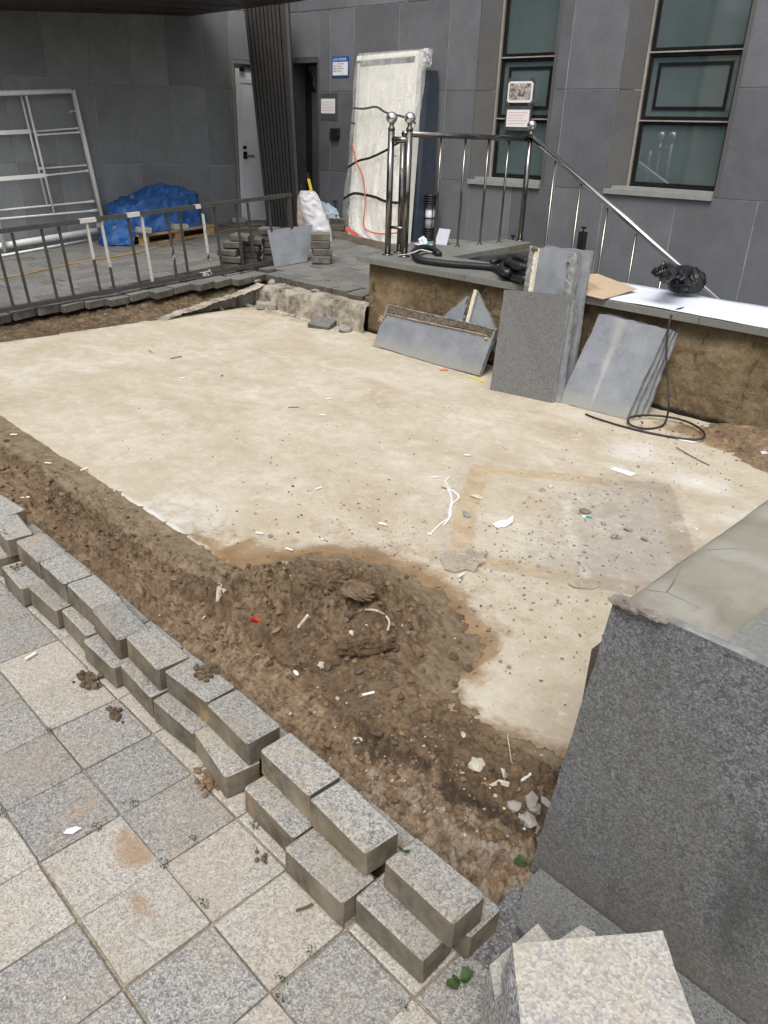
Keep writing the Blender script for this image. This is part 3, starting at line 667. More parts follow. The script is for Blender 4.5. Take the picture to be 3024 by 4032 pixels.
# ---- plaza (ramp) with pavers
pm = MB()
def plz_box(x0, x1, y0, y1, top=-.064, d=.5):
    b = [(x0, y0, plz(y0)-d), (x1, y0, plz(y0)-d), (x1, y1, plz(y1)-d), (x0, y1, plz(y1)-d)]
    t = [(x0, y0, plz(y0)+top), (x1, y0, plz(y0)+top), (x1, y1, plz(y1)+top), (x0, y1, plz(y1)+top)]
    pm.hexa(b, t)
plz_box(-13, -7.35, -.5, 4.95); plz_box(-7.35, -6.98, 3.3, 4.95); plz_box(-13, -4.90, 4.95, 8.2)
pb = MB(); pb.v = pm.v; pb.f = pm.f; pb.n = pm.n
plaza = struct('plaza', np.concatenate(pm.v), pm.f, M['bed'])
pmesh = [block_mesh('plaza_paver', .196, .196, .066, .004, M['paver'], .0015, s_) for s_ in range(5)]
cells = []
for i in range(-32, 22):
    for j in range(-8, 46):
        cx = -7.16+.2*i+(.1 if j % 2 else 0)*0; cy = 5.03+.2*(j-12)
        cx += (.1 if i % 2 == 0 else 0)*0; cy += .1*(i % 2)
        if cx > -5.0 or cy > 7.6: continue
        if cx > -7.3 and cy < 5.0: continue
        if cx < -10.3 or cy < 1.0: continue
        d = np.array([cx, cy, plz(cy)])-CAM; zz = d@FW; u = 1512+FPX*(d@RT)/zz; v = 2016-FPX*(d@UP)/zz
        if u < -80 or u > 2000 or v > 1500: continue
        cells.append((np.hypot(cx, cy), cx, cy))
cells.sort(); tilt = math.atan(.083)
for n_, (d, cx, cy) in enumerate(cells[:285]):
    inst('paver', pmesh[n_ % 5], (cx, cy, plz(cy)-.066+random.uniform(-.003, .003)), (tilt+random.uniform(-.006, .006), random.uniform(-.006, .006), random.uniform(-.012, .012)), plaza)
fb = MB()
for d, cx, cy in cells[285:]:
    zz = plz(cy)+random.uniform(-.003, .003); hx = .0975
    b = [(cx-hx, cy-hx, zz-.06-.083*hx), (cx+hx, cy-hx, zz-.06-.083*hx), (cx+hx, cy+hx, zz-.06+.083*hx), (cx-hx, cy+hx, zz-.06+.083*hx)]
    fb.hexa(b, [(p[0], p[1], p[2]+.06) for p in b])
if fb.n: fb.make('paver', M['paver'], plaza)['kind'] = 'stuff'
# edge pavers, loose: along the fence line
y = 1.15; k_ = 0
while y < 4.85:
    ex_ = -7.10+.19*(y-2.38)-.045+random.choice((0, -.015, .03, .045, -.02))
    o = inst('paver', pmesh[k_ % 5], (ex_, y, plz(y)-.072+random.uniform(-.016, .004)), (tilt+random.uniform(-.03, .03), random.uniform(-.01, .05), random.uniform(-.06, .06)+.14), plaza)
    inst('paver', pmesh[(k_+2) % 5], (ex_-.205, y+.02, plz(y)-.068), (tilt, 0, .14+random.uniform(-.02, .02)), plaza)
    y += .203; k_ += 1
for i in range(8):
    x = -6.42+.2*i-(.01 if i < 6 else -.01*i)
    inst('paver', pmesh[i % 5], (x+random.uniform(-.008, .008), 4.92-(.03 if i > 5 else 0)+random.uniform(-.015, .01), plz(4.92)-.070+random.uniform(-.006, .004)), (tilt+random.uniform(-.02, .02), random.uniform(-.02, .02), random.uniform(-.05, .05)), plaza)

# ================================================================== BUILDING
bld = thing('office_building', (-7.0, 7.6, 0), 'office building clad in dark grey stone panels behind the dug-up forecourt', 'building')
def Rxy(X, off=0.):  # point on right facade; off>0 towards the street
    a = R(RA); return np.array([X+off*math.sin(a), RP[1]+math.tan(a)*(X-RP[0])-off*math.cos(a)])
def Lxy(Y, off=0.):
    a = R(LA); return np.array([LP[0]+(Y-LP[1])/math.tan(a)+off*math.sin(a), Y-off*math.cos(a)])
def wallbox(mb, fn, s0, s1, o0, o1, z0, z1):
    a = fn(s0, o1); b = fn(s1, o1); c = fn(s1, o0); d = fn(s0, o0)
    mb.hexa([(*a, z0), (*b, z0), (*c, z0), (*d, z0)], [(*a, z1), (*b, z1), (*c, z1), (*d, z1)])
def panel(fn, s0, s1, z0, z1, mat, name='stone_panel', g=.0062, o1=0., o0=-.03):
    m = MB(); d = random.uniform(-.0012, .0012); wallbox(m, fn, s0+g, s1-g, o0, o1+d, z0+g, z1-g); return m.make(name, mat, bld)
# backing walls (with window and door holes)
m = MB()
W1 = (-6.10, -5.19); W2 = (-4.45, -3.36); ZS, ZT = 1.11, 3.35; DR = (-8.97, -8.46); DZ = 2.385
for a, b, z0, z1 in [(-9.40, DR[0], -1.2, 6.5), (DR[0], DR[1], DZ, 6.5), (DR[0], DR[1], -1.2, .37), (DR[1], W1[0], -1.2, 6.5), (W1[0], W1[1], -1.2, ZS), (W1[0], W1[1], ZT, 6.5), (W1[1], W2[0], -1.2, 6.5), (W2[0], W2[1], -1.2, ZS), (W2[0], W2[1], ZT, 6.5), (W2[1], 4.5, -1.2, 6.5)]:
    wallbox(m, Rxy, a, b, -.35, -.007, z0, z1)
m.make('backing_wall', M['joint'], bld)
m = MB(); wallbox(m, Lxy, -1.5, 7.07, -.35, -.007, -1.2, 6.5); m.make('backing_wall', M['joint'], bld)
rows = [(-1.2, .195), (.195, 1.10), (1.10, 2.01), (2.01, 2.88), (2.88, 3.75)]
low = [-9.40, DR[0]]; lowr = [DR[1], -8.27, -7.5, -6.62, -6.10, -5.54, -5.02, -4.45, -3.70, -2.95, -2.2, -1.45, -.7, .05, .8]
for (z0, z1) in rows[:2]:
    panel(Rxy, -9.40, DR[0], z0, z1, M['panel'])
    for a, b in zip(lowr[:-1], lowr[1:]): panel(Rxy, a, b, z0, z1, M['panel'])
for (z0, z1) in rows[2:4]:
    panel(Rxy, -9.40, DR[0], z0, z1, M['panel'])
    for a, b in [(DR[1], -8.27), (-8.27, -7.88), (-7.88, -7.2), (-7.2, -6.505), (-6.505, W1[0]), (W1[1], -5.024), (-5.024, -4.455+.0), (W2[1], -2.7), (-2.7, -2.0), (-2.0, -1.3), (-1.3, -.5), (-.5, .3)]:
        panel(Rxy, a, b, z0, z1, M['panel'])
panel(Rxy, DR[0], DR[1], DZ+.003, 2.88, M['panel'])
for a, b in zip([-9.4, -8.78, -8.0, -7.1, -6.3, -5.5, -4.7, -3.9, -3.1, -2.3, -1.5, -.7], [-8.78, -8.0, -7.1, -6.3, -5.5, -4.7, -3.9, -3.1, -2.3, -1.5, -.7, .1]):
    z0 = 2.88 if not (W1[0] < (a+b)/2 < W1[1] or W2[0] < (a+b)/2 < W2[1] or (a < W1[0] < b) or (a < W2[1] < b) or (a < W2[0] < b) or (a < W1[1] < b)) else ZT
    panel(Rxy, a, b, z0, 3.75, M['panel'])
lj = [1.0, 1.48, 1.96, 2.44, 2.92, 3.40, 3.88, 4.354, 4.846, 5.303, 5.751, 6.212, 6.56]
for z0, z1 in [(-.2, .195), (.195, 1.115), (1.115, 2.01), (2.01, 2.90), (2.90, 3.7)]:
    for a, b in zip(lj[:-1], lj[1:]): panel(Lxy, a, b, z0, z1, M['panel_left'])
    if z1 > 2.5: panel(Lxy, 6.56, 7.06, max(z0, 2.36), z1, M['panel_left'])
# windows
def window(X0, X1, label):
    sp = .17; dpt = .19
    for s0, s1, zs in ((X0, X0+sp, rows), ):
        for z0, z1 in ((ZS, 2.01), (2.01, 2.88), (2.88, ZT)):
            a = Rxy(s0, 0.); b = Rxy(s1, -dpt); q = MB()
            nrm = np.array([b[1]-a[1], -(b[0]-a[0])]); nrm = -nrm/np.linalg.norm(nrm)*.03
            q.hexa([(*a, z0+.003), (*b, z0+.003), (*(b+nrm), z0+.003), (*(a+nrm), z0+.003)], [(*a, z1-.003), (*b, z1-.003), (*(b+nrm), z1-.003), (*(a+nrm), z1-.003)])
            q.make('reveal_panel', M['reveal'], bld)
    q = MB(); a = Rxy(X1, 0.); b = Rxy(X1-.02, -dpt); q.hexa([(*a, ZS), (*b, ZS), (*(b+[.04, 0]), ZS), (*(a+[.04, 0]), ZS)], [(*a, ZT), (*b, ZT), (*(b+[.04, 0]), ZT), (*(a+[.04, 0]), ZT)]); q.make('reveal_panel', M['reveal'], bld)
    # sill
    q = MB(); wallbox(q, Rxy, X0-.0, X1+.0, -dpt+.0, .035, ZS-.035, ZS+.012); wallbox(q, Rxy, X0+.06, X1-.01, -dpt-.03, -.02, ZS+.0125, ZS+.04); q.make('sill', M['sill'], bld)
    # frame
    F = mk('window', *_fr(X0+sp, X1-.02, dpt), M['black_alu'], bld); F['label'] = label
    ROOTLOC[F.name] = ROOTLOC[bld.name]
    q = MB(); wallbox(q, Rxy, X0+sp-.012, X0+sp+.008, -dpt-.02, -dpt+.03, ZS+.04, ZT); q.make('trim', M['trim_alu'], F)
    for zc in (1.745, 2.325):
        q = MB(); wallbox(q, Rxy, X0+sp+.01, X1-.03, -dpt+.0, -dpt+.022, zc-.006, zc+.006); q.make('glazing_bar', M['trim_alu'], F)
    for z0, z1 in ((ZS+.06, 1.725), (1.77, 2.30), (2.35, ZT-.04)):
        q = MB(); wallbox(q, Rxy, X0+sp+.03, X1-.05, -dpt-.04, -dpt-.028, z0+.015, z1-.015); q.make('pane', M['glass'], F)
    z0, z1 = 1.77, 2.30; q = MB()
    for (a, b, c, d) in ((X0+sp+.10, X1-.12, z0+.07, z0+.10), (X0+sp+.10, X1-.12, z1-.09, z1-.06), (X0+sp+.10, X0+sp+.13, z0+.10, z1-.09), (X1-.15, X1-.12, z0+.10, z1-.09)):
        wallbox(q, Rxy, a, b, -dpt-.0275, -dpt-.018, c, d)
    q.make('sash', M['black_alu'], F)
def _fr(a, b, dpt):
    q = MB()
    for s0, s1, z0, z1 in ((a, a+.045, ZS+.04, ZT), (b-.05, b, ZS+.04, ZT)): wallbox(q, Rxy, s0, s1, -dpt-.06, -dpt, z0, z1)
    for z0, z1 in ((ZS+.04, ZS+.085), (1.715, 1.738), (1.752, 1.78), (2.29, 2.318), (2.332, 2.36), (ZT-.05, ZT)): wallbox(q, Rxy, a+.045, b-.05, -dpt-.06, -dpt-.001, z0, z1)
    wallbox(q, Rxy, a, b, -dpt-.075, -dpt-.065, ZS, ZT)
    return np.concatenate(q.v), q.f
window(*W1, 'window with notices stuck to it'); window(*W2, 'window nearest the right edge')
# entry door recess
dr = MB(); wallbox(dr, Rxy, DR[0]+.015, DR[1]-.19+.0, -.30, -.26, .40, DZ-.05); D = mk('entry_door', np.concatenate(dr.v), dr.f, M['dark'], bld); D['label'] = 'dark recessed entry beside the slatted column'
q = MB(); wallbox(q, Rxy, DR[1]-.335, DR[1]-.02, -.255, -.22, .40, 2.02); q.make('leaf', M['door_grey'], D)
q = MB(); wallbox(q, Rxy, DR[1]-.335, DR[1]-.02, -.255, -.23, 2.03, DZ-.07); q.make('transom', M['dark'], D)
q = MB(); 
for s0, s1, z0, z1 in ((DR[0], DR[0]+.02, .4, DZ), (DR[1]-.02, DR[1], .4, DZ), (DR[0]+.02, DR[1]-.02, DZ-.05, DZ)): wallbox(q, Rxy, s0, s1, -.26, -.0+.004, z0, z1)
q.make('frame', M['fascia'], D)
q = MB()
for s0, s1, z0, z1 in ((-8.535, -8.475, 2.24, 2.25), (-8.535, -8.475, 2.30, 2.31), (-8.535, -8.527, 2.25, 2.30), (-8.515, -8.475, 2.272, 2.278)): wallbox(q, Rxy, s0, s1, -.225, -.215, z0, z1)
q.make('room_sign', M['board'], D)
q = MB(); wallbox(q, Rxy, -8.69, -8.675, -.218, -.212, 1.70, 1.78); q.make('red_mark', M['red'], D)
# door leaf on left facade
q = MB()
for s0, s1, z0, z1 in ((6.565, 6.60, .40, 2.35), (6.60, 7.05, 2.315, 2.35)): wallbox(q, Lxy, s0, s1, -.02, .035, z0, z1)
SD = q.make('side_door', M['grey_frame'], bld); SD['label'] = 'white side door behind the slatted column'
q = MB(); wallbox(q, Lxy, 6.615, 7.04, .0, .045, .42, 2.22); q.make('leaf', M['white_paint'], SD)
q = MB(); wallbox(q, Lxy, 6.605, 6.665, .0455, .056, .44, 2.26); q.make('masking_tape', M['white_tape'], SD)
for tt in ((6.68, 7.03, 2.10, 2.15), (6.67, 6.82, .44, .49)): q = MB(); wallbox(q, Lxy, tt[0], tt[1], .0455, .052, tt[2], tt[3]); q.make('masking_tape', M['white_tape'], SD)
q = MB(); wallbox(q, Lxy, 6.66, 6.72, .046, .075, 2.225, 2.275); wallbox(q, Lxy, 6.72, 7.02, .046, .06, 2.285, 2.30); q.make('door_closer', M['black_alu'], SD)
hy = V(*zz1(1040, 640), LP, LA); 
q = MB(); a = Lxy(6.695, .05); b = Lxy(6.695, .10); c = Lxy(6.80, .10); q.tube([(*a, 1.24), (*b, 1.24), (*c, 1.24)], .010); q.make('handle', M['steel'], SD, True)
q = MB(); wallbox(q, Lxy, 6.665, 6.72, .053, .062, 1.20, 1.29); wallbox(q, Lxy, 6.665, 6.715, .053, .060, 1.32, 1.36); q.make('lock_plate', M['black_alu'], SD)
for tt in ((6.67, 6.76, 1.13, 1.19), (6.70, 6.75, 1.37, 1.43)): q = MB(); wallbox(q, Lxy, tt[0], tt[1], .046, .0505, tt[2], tt[3]); q.make('masking_tape', M['white_tape'], SD)
q = MB(); wallbox(q, Lxy, 6.60, 7.06, -.02, .34, .36, .395); q.make('threshold', M['grey_frame'], SD)
# canopy
zc = lambda y: 2.63+.07*(y-3.96)
ring = [(-10.03, 3.96), (-9.6, 6.08), (-7.50, 6.13), (-7.10, 5.55), (-7.5, 4.6), (-8.1, 3.9), (-8.8, 3.2), (-10.1, 2.9)]
nb = len(ring); v = [(x, y, zc(y)) for x, y in ring]+[(x, y, zc(y)+.32) for x, y in ring]
cn = mk('canopy', v, [tuple(range(nb))]+[tuple(range(2*nb-1, nb-1, -1))]+[(i, i+nb, (i+1) % nb+nb, (i+1) % nb) for i in range(nb)], M['soffit'], bld)
q = MB(); q.hexa([(-9.0, 6.135, 2.80), (-7.50, 6.135, 2.80), (-7.50, 6.20, 2.80), (-9.0, 6.20, 2.80)], [(-9.0, 6.135, 3.1), (-7.50, 6.135, 3.1), (-7.50, 6.20, 3.1), (-9.0, 6.20, 3.1)]); q.make('fascia', M['fascia'], cn)
for k in range(3):
    q = MB(); x0_ = -9.4+.55*k; q.hexa([(x0_, 4.5, zc(4.5)-.004), (x0_+.02, 4.5, zc(4.5)-.004), (x0_+.02, 5.9, zc(5.9)-.004), (x0_, 5.9, zc(5.9)-.004)], [(x0_, 4.5, zc(4.5)-.001), (x0_+.02, 4.5, zc(4.5)-.001), (x0_+.02, 5.9, zc(5.9)-.001), (x0_, 5.9, zc(5.9)-.001)]); q.make('seam', M['dark'], cn)
# slatted column
cb0, cb1 = np.array([-8.885, 6.615]), np.array([-8.585, 6.915]); ct0, ct1 = np.array([-9.03, 6.47]), np.array([-8.67, 6.83])
nrm = np.array([math.sin(math.pi/4), -math.cos(math.pi/4)])
zb, zt = .36, 2.95
def colp(s_, off, top):
    p = (ct0+(ct1-ct0)*s_ if top else cb0+(cb1-cb0)*s_)+nrm*off; return (*p, zt if top else zb)
def colbox(mb, s0, s1, o0, o1): mb.hexa([colp(s0, o1, 0), colp(s1, o1, 0), colp(s1, o0, 0), colp(s0, o0, 0)], [colp(s0, o1, 1), colp(s1, o1, 1), colp(s1, o0, 1), colp(s0, o0, 1)])
q = MB(); colbox(q, 0, 1, -.16, 0); cl = q.make('column', M['wood_dark'], bld)
for k in range(9):
    q = MB(); s0 = .01+k*.094; colbox(q, s0, s0+.072, .0015, .045); q.make('slat', M['wood_dark'], cl)
q = MB(); colbox(q, .87, .985, .0015, .046); q.make('corner_board', M['wood_dark'], cl)
q = MB(); colbox(q, .9875, 1.06, -.16, .047); q.make('side_board', M['fascia'], cl)
# corner stone
q = MB(); wallbox(q, Rxy, -8.27, -7.78, .0015, .006, .50, .88); cs = q.make('cornerstone', M['panel'], bld); cs['label'] = 'engraved cornerstone low on the wall'
def text_mesh(body, size, name, mat, loc, az, parent, align='LEFT', ext=.001):
    cu = bpy.data.curves.new(name, 'FONT'); cu.body = body; cu.size = size; cu.extrude = ext; cu.align_x = align
    to = bpy.data.objects.new('tmp', cu); COL.objects.link(to); dg = bpy.context.evaluated_depsgraph_get(); dg.update()
    me = bpy.data.meshes.new_from_object(to.evaluated_get(dg)); bpy.data.objects.remove(to); bpy.data.curves.remove(cu)
    me.materials.clear(); me.materials.append(mat); o = bpy.data.objects.new(name, me); COL.objects.link(o)
    o.rotation_euler = (R(90), 0, R(az)); lc = np.array(loc, float)
    if parent is not None: o.parent = parent; lc = lc-ROOTLOC[parent.name]
    o.location = tuple(lc); return o
p = Rxy(-8.22, .008); text_mesh('定', .11, 'inscription', M['black_ink'], (*p, .67), RA, cs)
p = Rxy(-8.00, .008); text_mesh('礎', .11, 'inscription', M['black_ink'], (*p, .67), RA, cs)

# ---- things on the wall
def wallplate(name, pxs, mat, label, cat, off=.004, th=.006):
    a = V(*pxs[0], RP, RA); b = V(*pxs[1], RP, RA); q = MB(); wallbox(q, Rxy, a[0], b[0], off, off+th, b[2], a[2])
    o = q.make(name, mat, origin=(a[0], a[1], b[2])); return tag(o, label, cat), a[0], b[0], b[2], a[2]
o, x0_, x1_, zb_, zt_ = wallplate('notice_sign', (c1(498, 292), c1(650, 478)), M['blue_ink'], 'blue and white notice sign on the wall above the taped paper', 'sign')
q = MB(); wallbox(q, Rxy, x0_+.012, x1_-.012, .0105, .013, zb_+.016, zt_-.06); q.make('face', M['white'], o)
W_ = x1_-x0_
p = Rxy(x0_+.02, .0115); text_mesh('CCTV 설치안내', .032, 'lettering', M['white'], (*p, zt_-.045), RA, o)
for i, tx in enumerate(('목    적 : 시설안전 화재예방', '설치장소 : 건물 내·외부', '촬영범위 : 24시간 연속촬영', '관리책임 : 관리사무소')):
    p = Rxy(x0_+.02, .0135); text_mesh(tx, .0155, 'lettering', M['grey_ink'], (*p, zt_-.085-.026*i), RA, o)
a = V(*c1(380, 650), RP, RA); 
o, x0_, x1_, zb_, zt_ = wallplate('posted_paper', (c1(392, 685), c1(522, 822)), M['white'], 'white paper with faint pink print taped on the wall under the blue sign', 'paper', .005, .001)
for i in range(4):
    q = MB(); wallbox(q, Rxy, x0_+.02, x1_-.02-.02*(i % 2), .0063, .0068, zt_-.035-.03*i-.008, zt_-.035-.03*i); q.make('print_line', M['pink_ink'], o)
q = MB(); wallbox(q, Rxy, x0_-.01, x1_+.035, .0015, .0045, zb_-.075, zt_+.06); q.make('grey_tape', M['door_grey'], o)
o, x0_, x1_, zb_, zt_ = wallplate('card_reader', (c1(488, 960), c1(560, 1070)), M['rubber'], 'black card reader with silver edge on the wall beside the entry', 'card reader', .0, .035)
q = MB(); wallbox(q, Rxy, x1_-.002, x1_+.014, .0, .05, zb_+.045, zt_+.003); wallbox(q, Rxy, x0_-.004, x1_-.003, .0, .03, zb_-.006, zb_-.0005); q.make('edge', M['steel'], o)
# notices on window 1 (on its glass)
def winplate(name, pxs, mat, label, cat, off=.0): 
    P0 = Rxy(-5.6, -.19); a = V(*pxs[0], P0, RA); b = V(*pxs[1], P0, RA)
    q = MB(); wallbox(q, Rxy, a[0], b[0], -.168+off, -.166+off, b[2], a[2]); o = q.make(name, mat, origin=(a[0], a[1], b[2])); tag(o, label, cat); return o, a[0], b[0], b[2], a[2]
kq = lambda x, y: (1850+x*.663, y*.663)
o, x0_, x1_, zb_, zt_ = winplate('printed_photo', (kq(248, 485), kq(384, 610)), M['white'], 'white bordered printed photo taped to the window glass, upper of two sheets', 'photo', .004)
q = MB(); wallbox(q, Rxy, x0_+.02, x1_-.02, -.1615, -.1605, zb_+.025, zt_-.02); q.make('print', M['photo'], o)
for sx, sz, an in ((x0_, zt_, .8), (x1_, zt_, -.8), (x0_, zb_, -.8), (x1_, zb_, .8)):
    q = MB(); c = Rxy(sx, -.163); M3 = np.array(Matrix.Rotation(R(RA), 3, 'Z')@Matrix.Rotation(an, 3, 'Y')); q.box(-.014, .014, -.002, .0, -.045, .045, M3, (*c, sz)); q.make('tape', M['mask'], o)
o, x0_, x1_, zb_, zt_ = winplate('posted_paper', (kq(240, 652), kq(364, 756)), M['white'], 'white paper with pink print taped to the window glass under the printed photo', 'paper', .006)
q = MB(); wallbox(q, Rxy, x0_-.02, x1_+.025, -.166, -.1625, zb_-.035, zt_+.035); q.make('grey_tape', M['mask'], o)
for i in range(5):
    q = MB(); wallbox(q, Rxy, x0_+.02, x1_-.02-.03*(i % 3), -.1595, -.159, zt_-.025-.026*i-.008, zt_-.025-.026*i); q.make('print_line', M['pink_ink'], o)

# ================================================================== TERRACE
ter = thing('terrace_wall', (-3, 4.7, -.03), 'low terrace wall with earth-stained render and grey stone coping', 'wall')
def rough_face(x0, x1, y, z0, z1, nx, nz, name):
    xs = np.linspace(x0, x1, nx); zs = np.linspace(z0, z1, nz); X, Z = np.meshgrid(xs, zs)
    Yd = y-.008*fbm(X*5, Z*7, 6, 3, True)-.005*fbm(X*24, Z*24, 4)-.012*sstep(.12, .0, Z)*fbm(X*8, Z*3, 3, 9, True)
    v = np.stack([X, Yd, Z], -1).reshape(-1, 3); i = np.arange((nz-1)*nx).reshape(nz-1, nx)[:, :-1].ravel(); f = np.stack([i, i+1, i+1+nx, i+nx], 1)
    return mk(name, v, f, M['render'], ter, True)
rough_face(-4.885, 1.4, 4.695, -.12, .5595, 420, 60, 'wall_face')
q = MB(); q.box(-4.88, 1.4, 4.705, 5.25, -1.2, .5595); q.box(-4.88, -4.62, 5.251, 7.0, -1.2, .5595); q.make('wall_core', M['render'], ter)
xs = [-4.985, -4.4, -3.79, -3.18, -2.57, -1.96, -1.35, -.74, -.13, .48, 1.1]
for a, b in zip(xs[:-1], xs[1:]):
    q = MB(); y1_ = 5.33; q.box(a+.0015, b-.0015, 4.63+random.uniform(-.002, .002), y1_, .5605, .603+random.uniform(-.001, .001)); q.make('coping_stone', M['coping'], ter)
for y0_, y1_ in ((5.333, 5.85), (5.853, 6.36), (6.363, 6.87)):
    xi = lambda y: -4.52-.16*(y-5.33); xo = lambda y: -5.03-.06*(y-5.33)
    q = MB(); b = [(xo(y0_), y0_, .5605), (xi(y0_), y0_, .5605), (xi(y1_), y1_, .5605), (xo(y1_), y1_, .5605)]; q.hexa(b, [(p[0], p[1], .603) for p in b]); q.make('coping_stone', M['coping'], ter)
for y0_, y1_ in ((5.26, 5.85), (5.853, 6.45), (6.453, 7.05)):
    q = MB(); q.box(-4.619, -4.60, y0_, y1_-.004, -1.2, .558); q.make('lining_panel', M['pit_stone'], ter)
q = MB(); q.box(-4.62, 1.4, 5.2505, 5.27, -1.2, .558); q.make('lining_panel', M['pit_stone'], ter)
for i in range(9):
    q = MB(); q.box(-4.59+.3*i, 1.4, 5.28, 7.8, -1.19, .10-.17*i); 
    if .10-.17*i > -1.15: q.make('step', M['pit_stone'], ter)

# ---- steel handrail
rail = thing('steel_railing', (-4.95, 5.6, .603), 'polished steel railing with ball finials along the terrace and down the steps', 'railing')
def post(x, y, ztop, r=.027, z0=.603, ball=True):
    q = MB(); q.tube([(x, y, z0), (x, y, ztop-.085)], r, 16); o = q.make('post', M['steel'], rail, True)
    q = MB(); q.tube([(x, y, z0), (x, y, z0+.008), (x, y, z0+.012)], [.048, .046, .030], 18); q.make('base_plate', M['steel'], o, True)
    if ball:
        q = MB(); q.tube([(x, y, ztop-.085), (x, y, ztop-.075), (x, y, ztop-.060), (x, y, ztop-.045), (x, y, ztop-.038)], [.029, .029, .018, .018, .022], 16); q.make('collar', M['steel'], o, True)
        q = MB(); q.sphere((x, y, ztop), .045, 24, 16); q.make('ball', M['steel_bright'], o, True)
post(-4.896, 4.913, 1.657); post(-4.737, 4.958, 1.657)
post(-4.95, 5.11, 1.56, .024, ball=False); post(-4.93, 6.87, 1.668)
def rod(name, a, b, r, seg=14, parent=rail, m='steel'):
    q = MB(); q.tube([a, b], r, seg); return q.make(name, M[m], parent, True)
rod('top_rail', (-4.896, 4.913, 1.50), (-4.737, 4.958, 1.50), .024)
rod('lower_rail', (-4.896, 4.913, .83), (-4.737, 4.958, .83), .012)
rod('top_rail', (-4.93, 5.09, 1.545), (-4.93, 6.87, 1.545), .024)
rod('handrail', (-4.93, 6.87, 1.575), (-2.62, 6.87, .245), .026, m='steel_bright')
for yy in (5.569, 5.898, 6.233, 6.539):
    o = rod('baluster', (-4.945, yy, .603), (-4.935, yy, 1.525), .011)
    q = MB(); q.tube([(-4.945, yy, .603), (-4.945, yy, .611), (-4.945, yy, .615)], [.028, .027, .014], 14); q.make('base_plate', M['steel'], o, True)
for xx, zz in ((-4.611, 1.355), (-4.297, 1.168), (-3.979, .978), (-3.65, .786), (-3.333, .591), (-3.02, .42)):
    rod('baluster', (xx, 6.87, -.6), (xx, 6.87, zz+.01), .0115)

# gate posts seen beyond the pit
def gatepost(u, v0, v1, label, w=.05):
    a = V(*zz2(u, v0), (-4.3, 7.3), 0); b = V(*zz2(u, v1), (-4.3, 7.3), 0)
    t = thing('gate_post', (a[0], 7.3, -.6), label, 'post')
    q = MB(); q.box(a[0]-w, a[0]+w, 7.28, 7.34, -.6, b[2]); q.make('channel', M['chrome_dark'], t)
    q = MB(); q.tube([(a[0], 7.31, b[2]), (a[0], 7.31, b[2]+.03)], .008, 8); q.tube([(a[0], 7.31, b[2]+.03), (a[0], 7.31, b[2]+.05)], .028, 10); q.make('knob', M['rubber'], t)
    return t
gatepost(845, 1100, 1000, 'dark metal post with black knob against the wall below the stair rail', .035)
gatepost(548, 1100, 1035, 'small black clamp knob on a metal bracket beyond the terrace coping', .03)

# white sheet on the coping
pf = [k5(572, 403), k5(800, 430), k5(1080, 475), k5(1400, 535), k5(1659, 592)]; pbk = [k5(600, 292), k5(850, 320), k5(1150, 365), k5(1400, 395), k5(1659, 435)]
n = 40; Vv = []
for i in range(n+1):
    x = -3.05+i*(3.4/n)
    for j in range(9):
        y = 4.655+.02*math.sin(x*1.3)+j*(.66/8); Vv.append((x-.02*j, y, .6065+.0025*math.sin(x*5+j)+.003*random.random()))
nv = len(Vv); Vt = Vv+[(p[0], p[1], p[2]+.004) for p in Vv]
F = []
for i in range(n):
    for j in range(8):
        a = i*9+j; F.append((a+nv, a+9+nv, a+10+nv, a+1+nv)); F.append((a, a+1, a+10, a+9))
for i in range(n):
    a = i*9; F.append((a, a+9, a+9+nv, a+nv)); a += 8; F.append((a+9, a, a+nv, a+9+nv))
for j in range(8): F.append((j+1, j, j+nv, j+1+nv))
tag(mk('foam_sheet', Vt, F, M['sheet'], smooth=True), 'long white foam sheet laid along the terrace coping on the right', 'sheet')

# ---- corrugated hose
def smooth_path(pts, n):
    pts = [np.asarray(p, float) for p in pts]; out = []
    for i in range(len(pts)-1):
        p0 = pts[max(i-1, 0)]; p1 = pts[i]; p2 = pts[i+1]; p3 = pts[min(i+2, len(pts)-1)]
        for k in range(n):
            t = k/n; out.append(.5*((2*p1)+(-p0+p2)*t+(2*p0-5*p1+4*p2-p3)*t*t+(-p0+3*p1-3*p2+p3)*t**3))
    out.append(pts[-1]); return out
def resample(pts, step):
    pts = np.array(pts); d = np.concatenate([[0], np.cumsum(np.linalg.norm(np.diff(pts, axis=0), axis=1))]); s_ = np.arange(0, d[-1], step)
    return np.stack([np.interp(s_, d, pts[:, k]) for k in range(3)], 1)
H0 = .603+.026
hp = [G(*k4(545, 170), .62), G(*k4(500, 135), H0+.01), G(*k4(430, 128), H0+.03), G(*k4(385, 160), H0+.02), G(*k4(420, 205), H0), G(*k4(520, 222), H0), G(*k4(640, 235), H0), G(*k4(780, 245), H0), G(*k4(900, 258), H0),
      G(*k4(960, 290), H0+.0), G(*k4(1040, 320), H0+.01), G(*k4(1110, 335), H0+.03)]
pth = resample(smooth_path(hp, 14), .0045)
def hose_tube(q, pth):
    rr = [.028+.0025*math.sin(i*1.6) for i in range(len(pth))]; q.tube(list(pth), rr, 14)
q = MB(); hose_tube(q, pth)
hp2 = [G(*k4(900, 235), H0), G(*k4(905, 215), H0+.02), G(*k4(950, 205), H0+.03), G(*k4(1000, 225), H0+.05), G(*k4(1080, 262), H0+.07), G(*k4(1130, 300), H0+.06)]
hp3 = [G(*k4(1120, 215), H0+.05), G(*k4(1060, 190), H0+.06), G(*k4(1000, 195), H0+.07), G(*k4(1010, 225), H0+.08), G(*k4(1060, 245), H0+.10), G(*k4(1130, 255), H0+.10)]
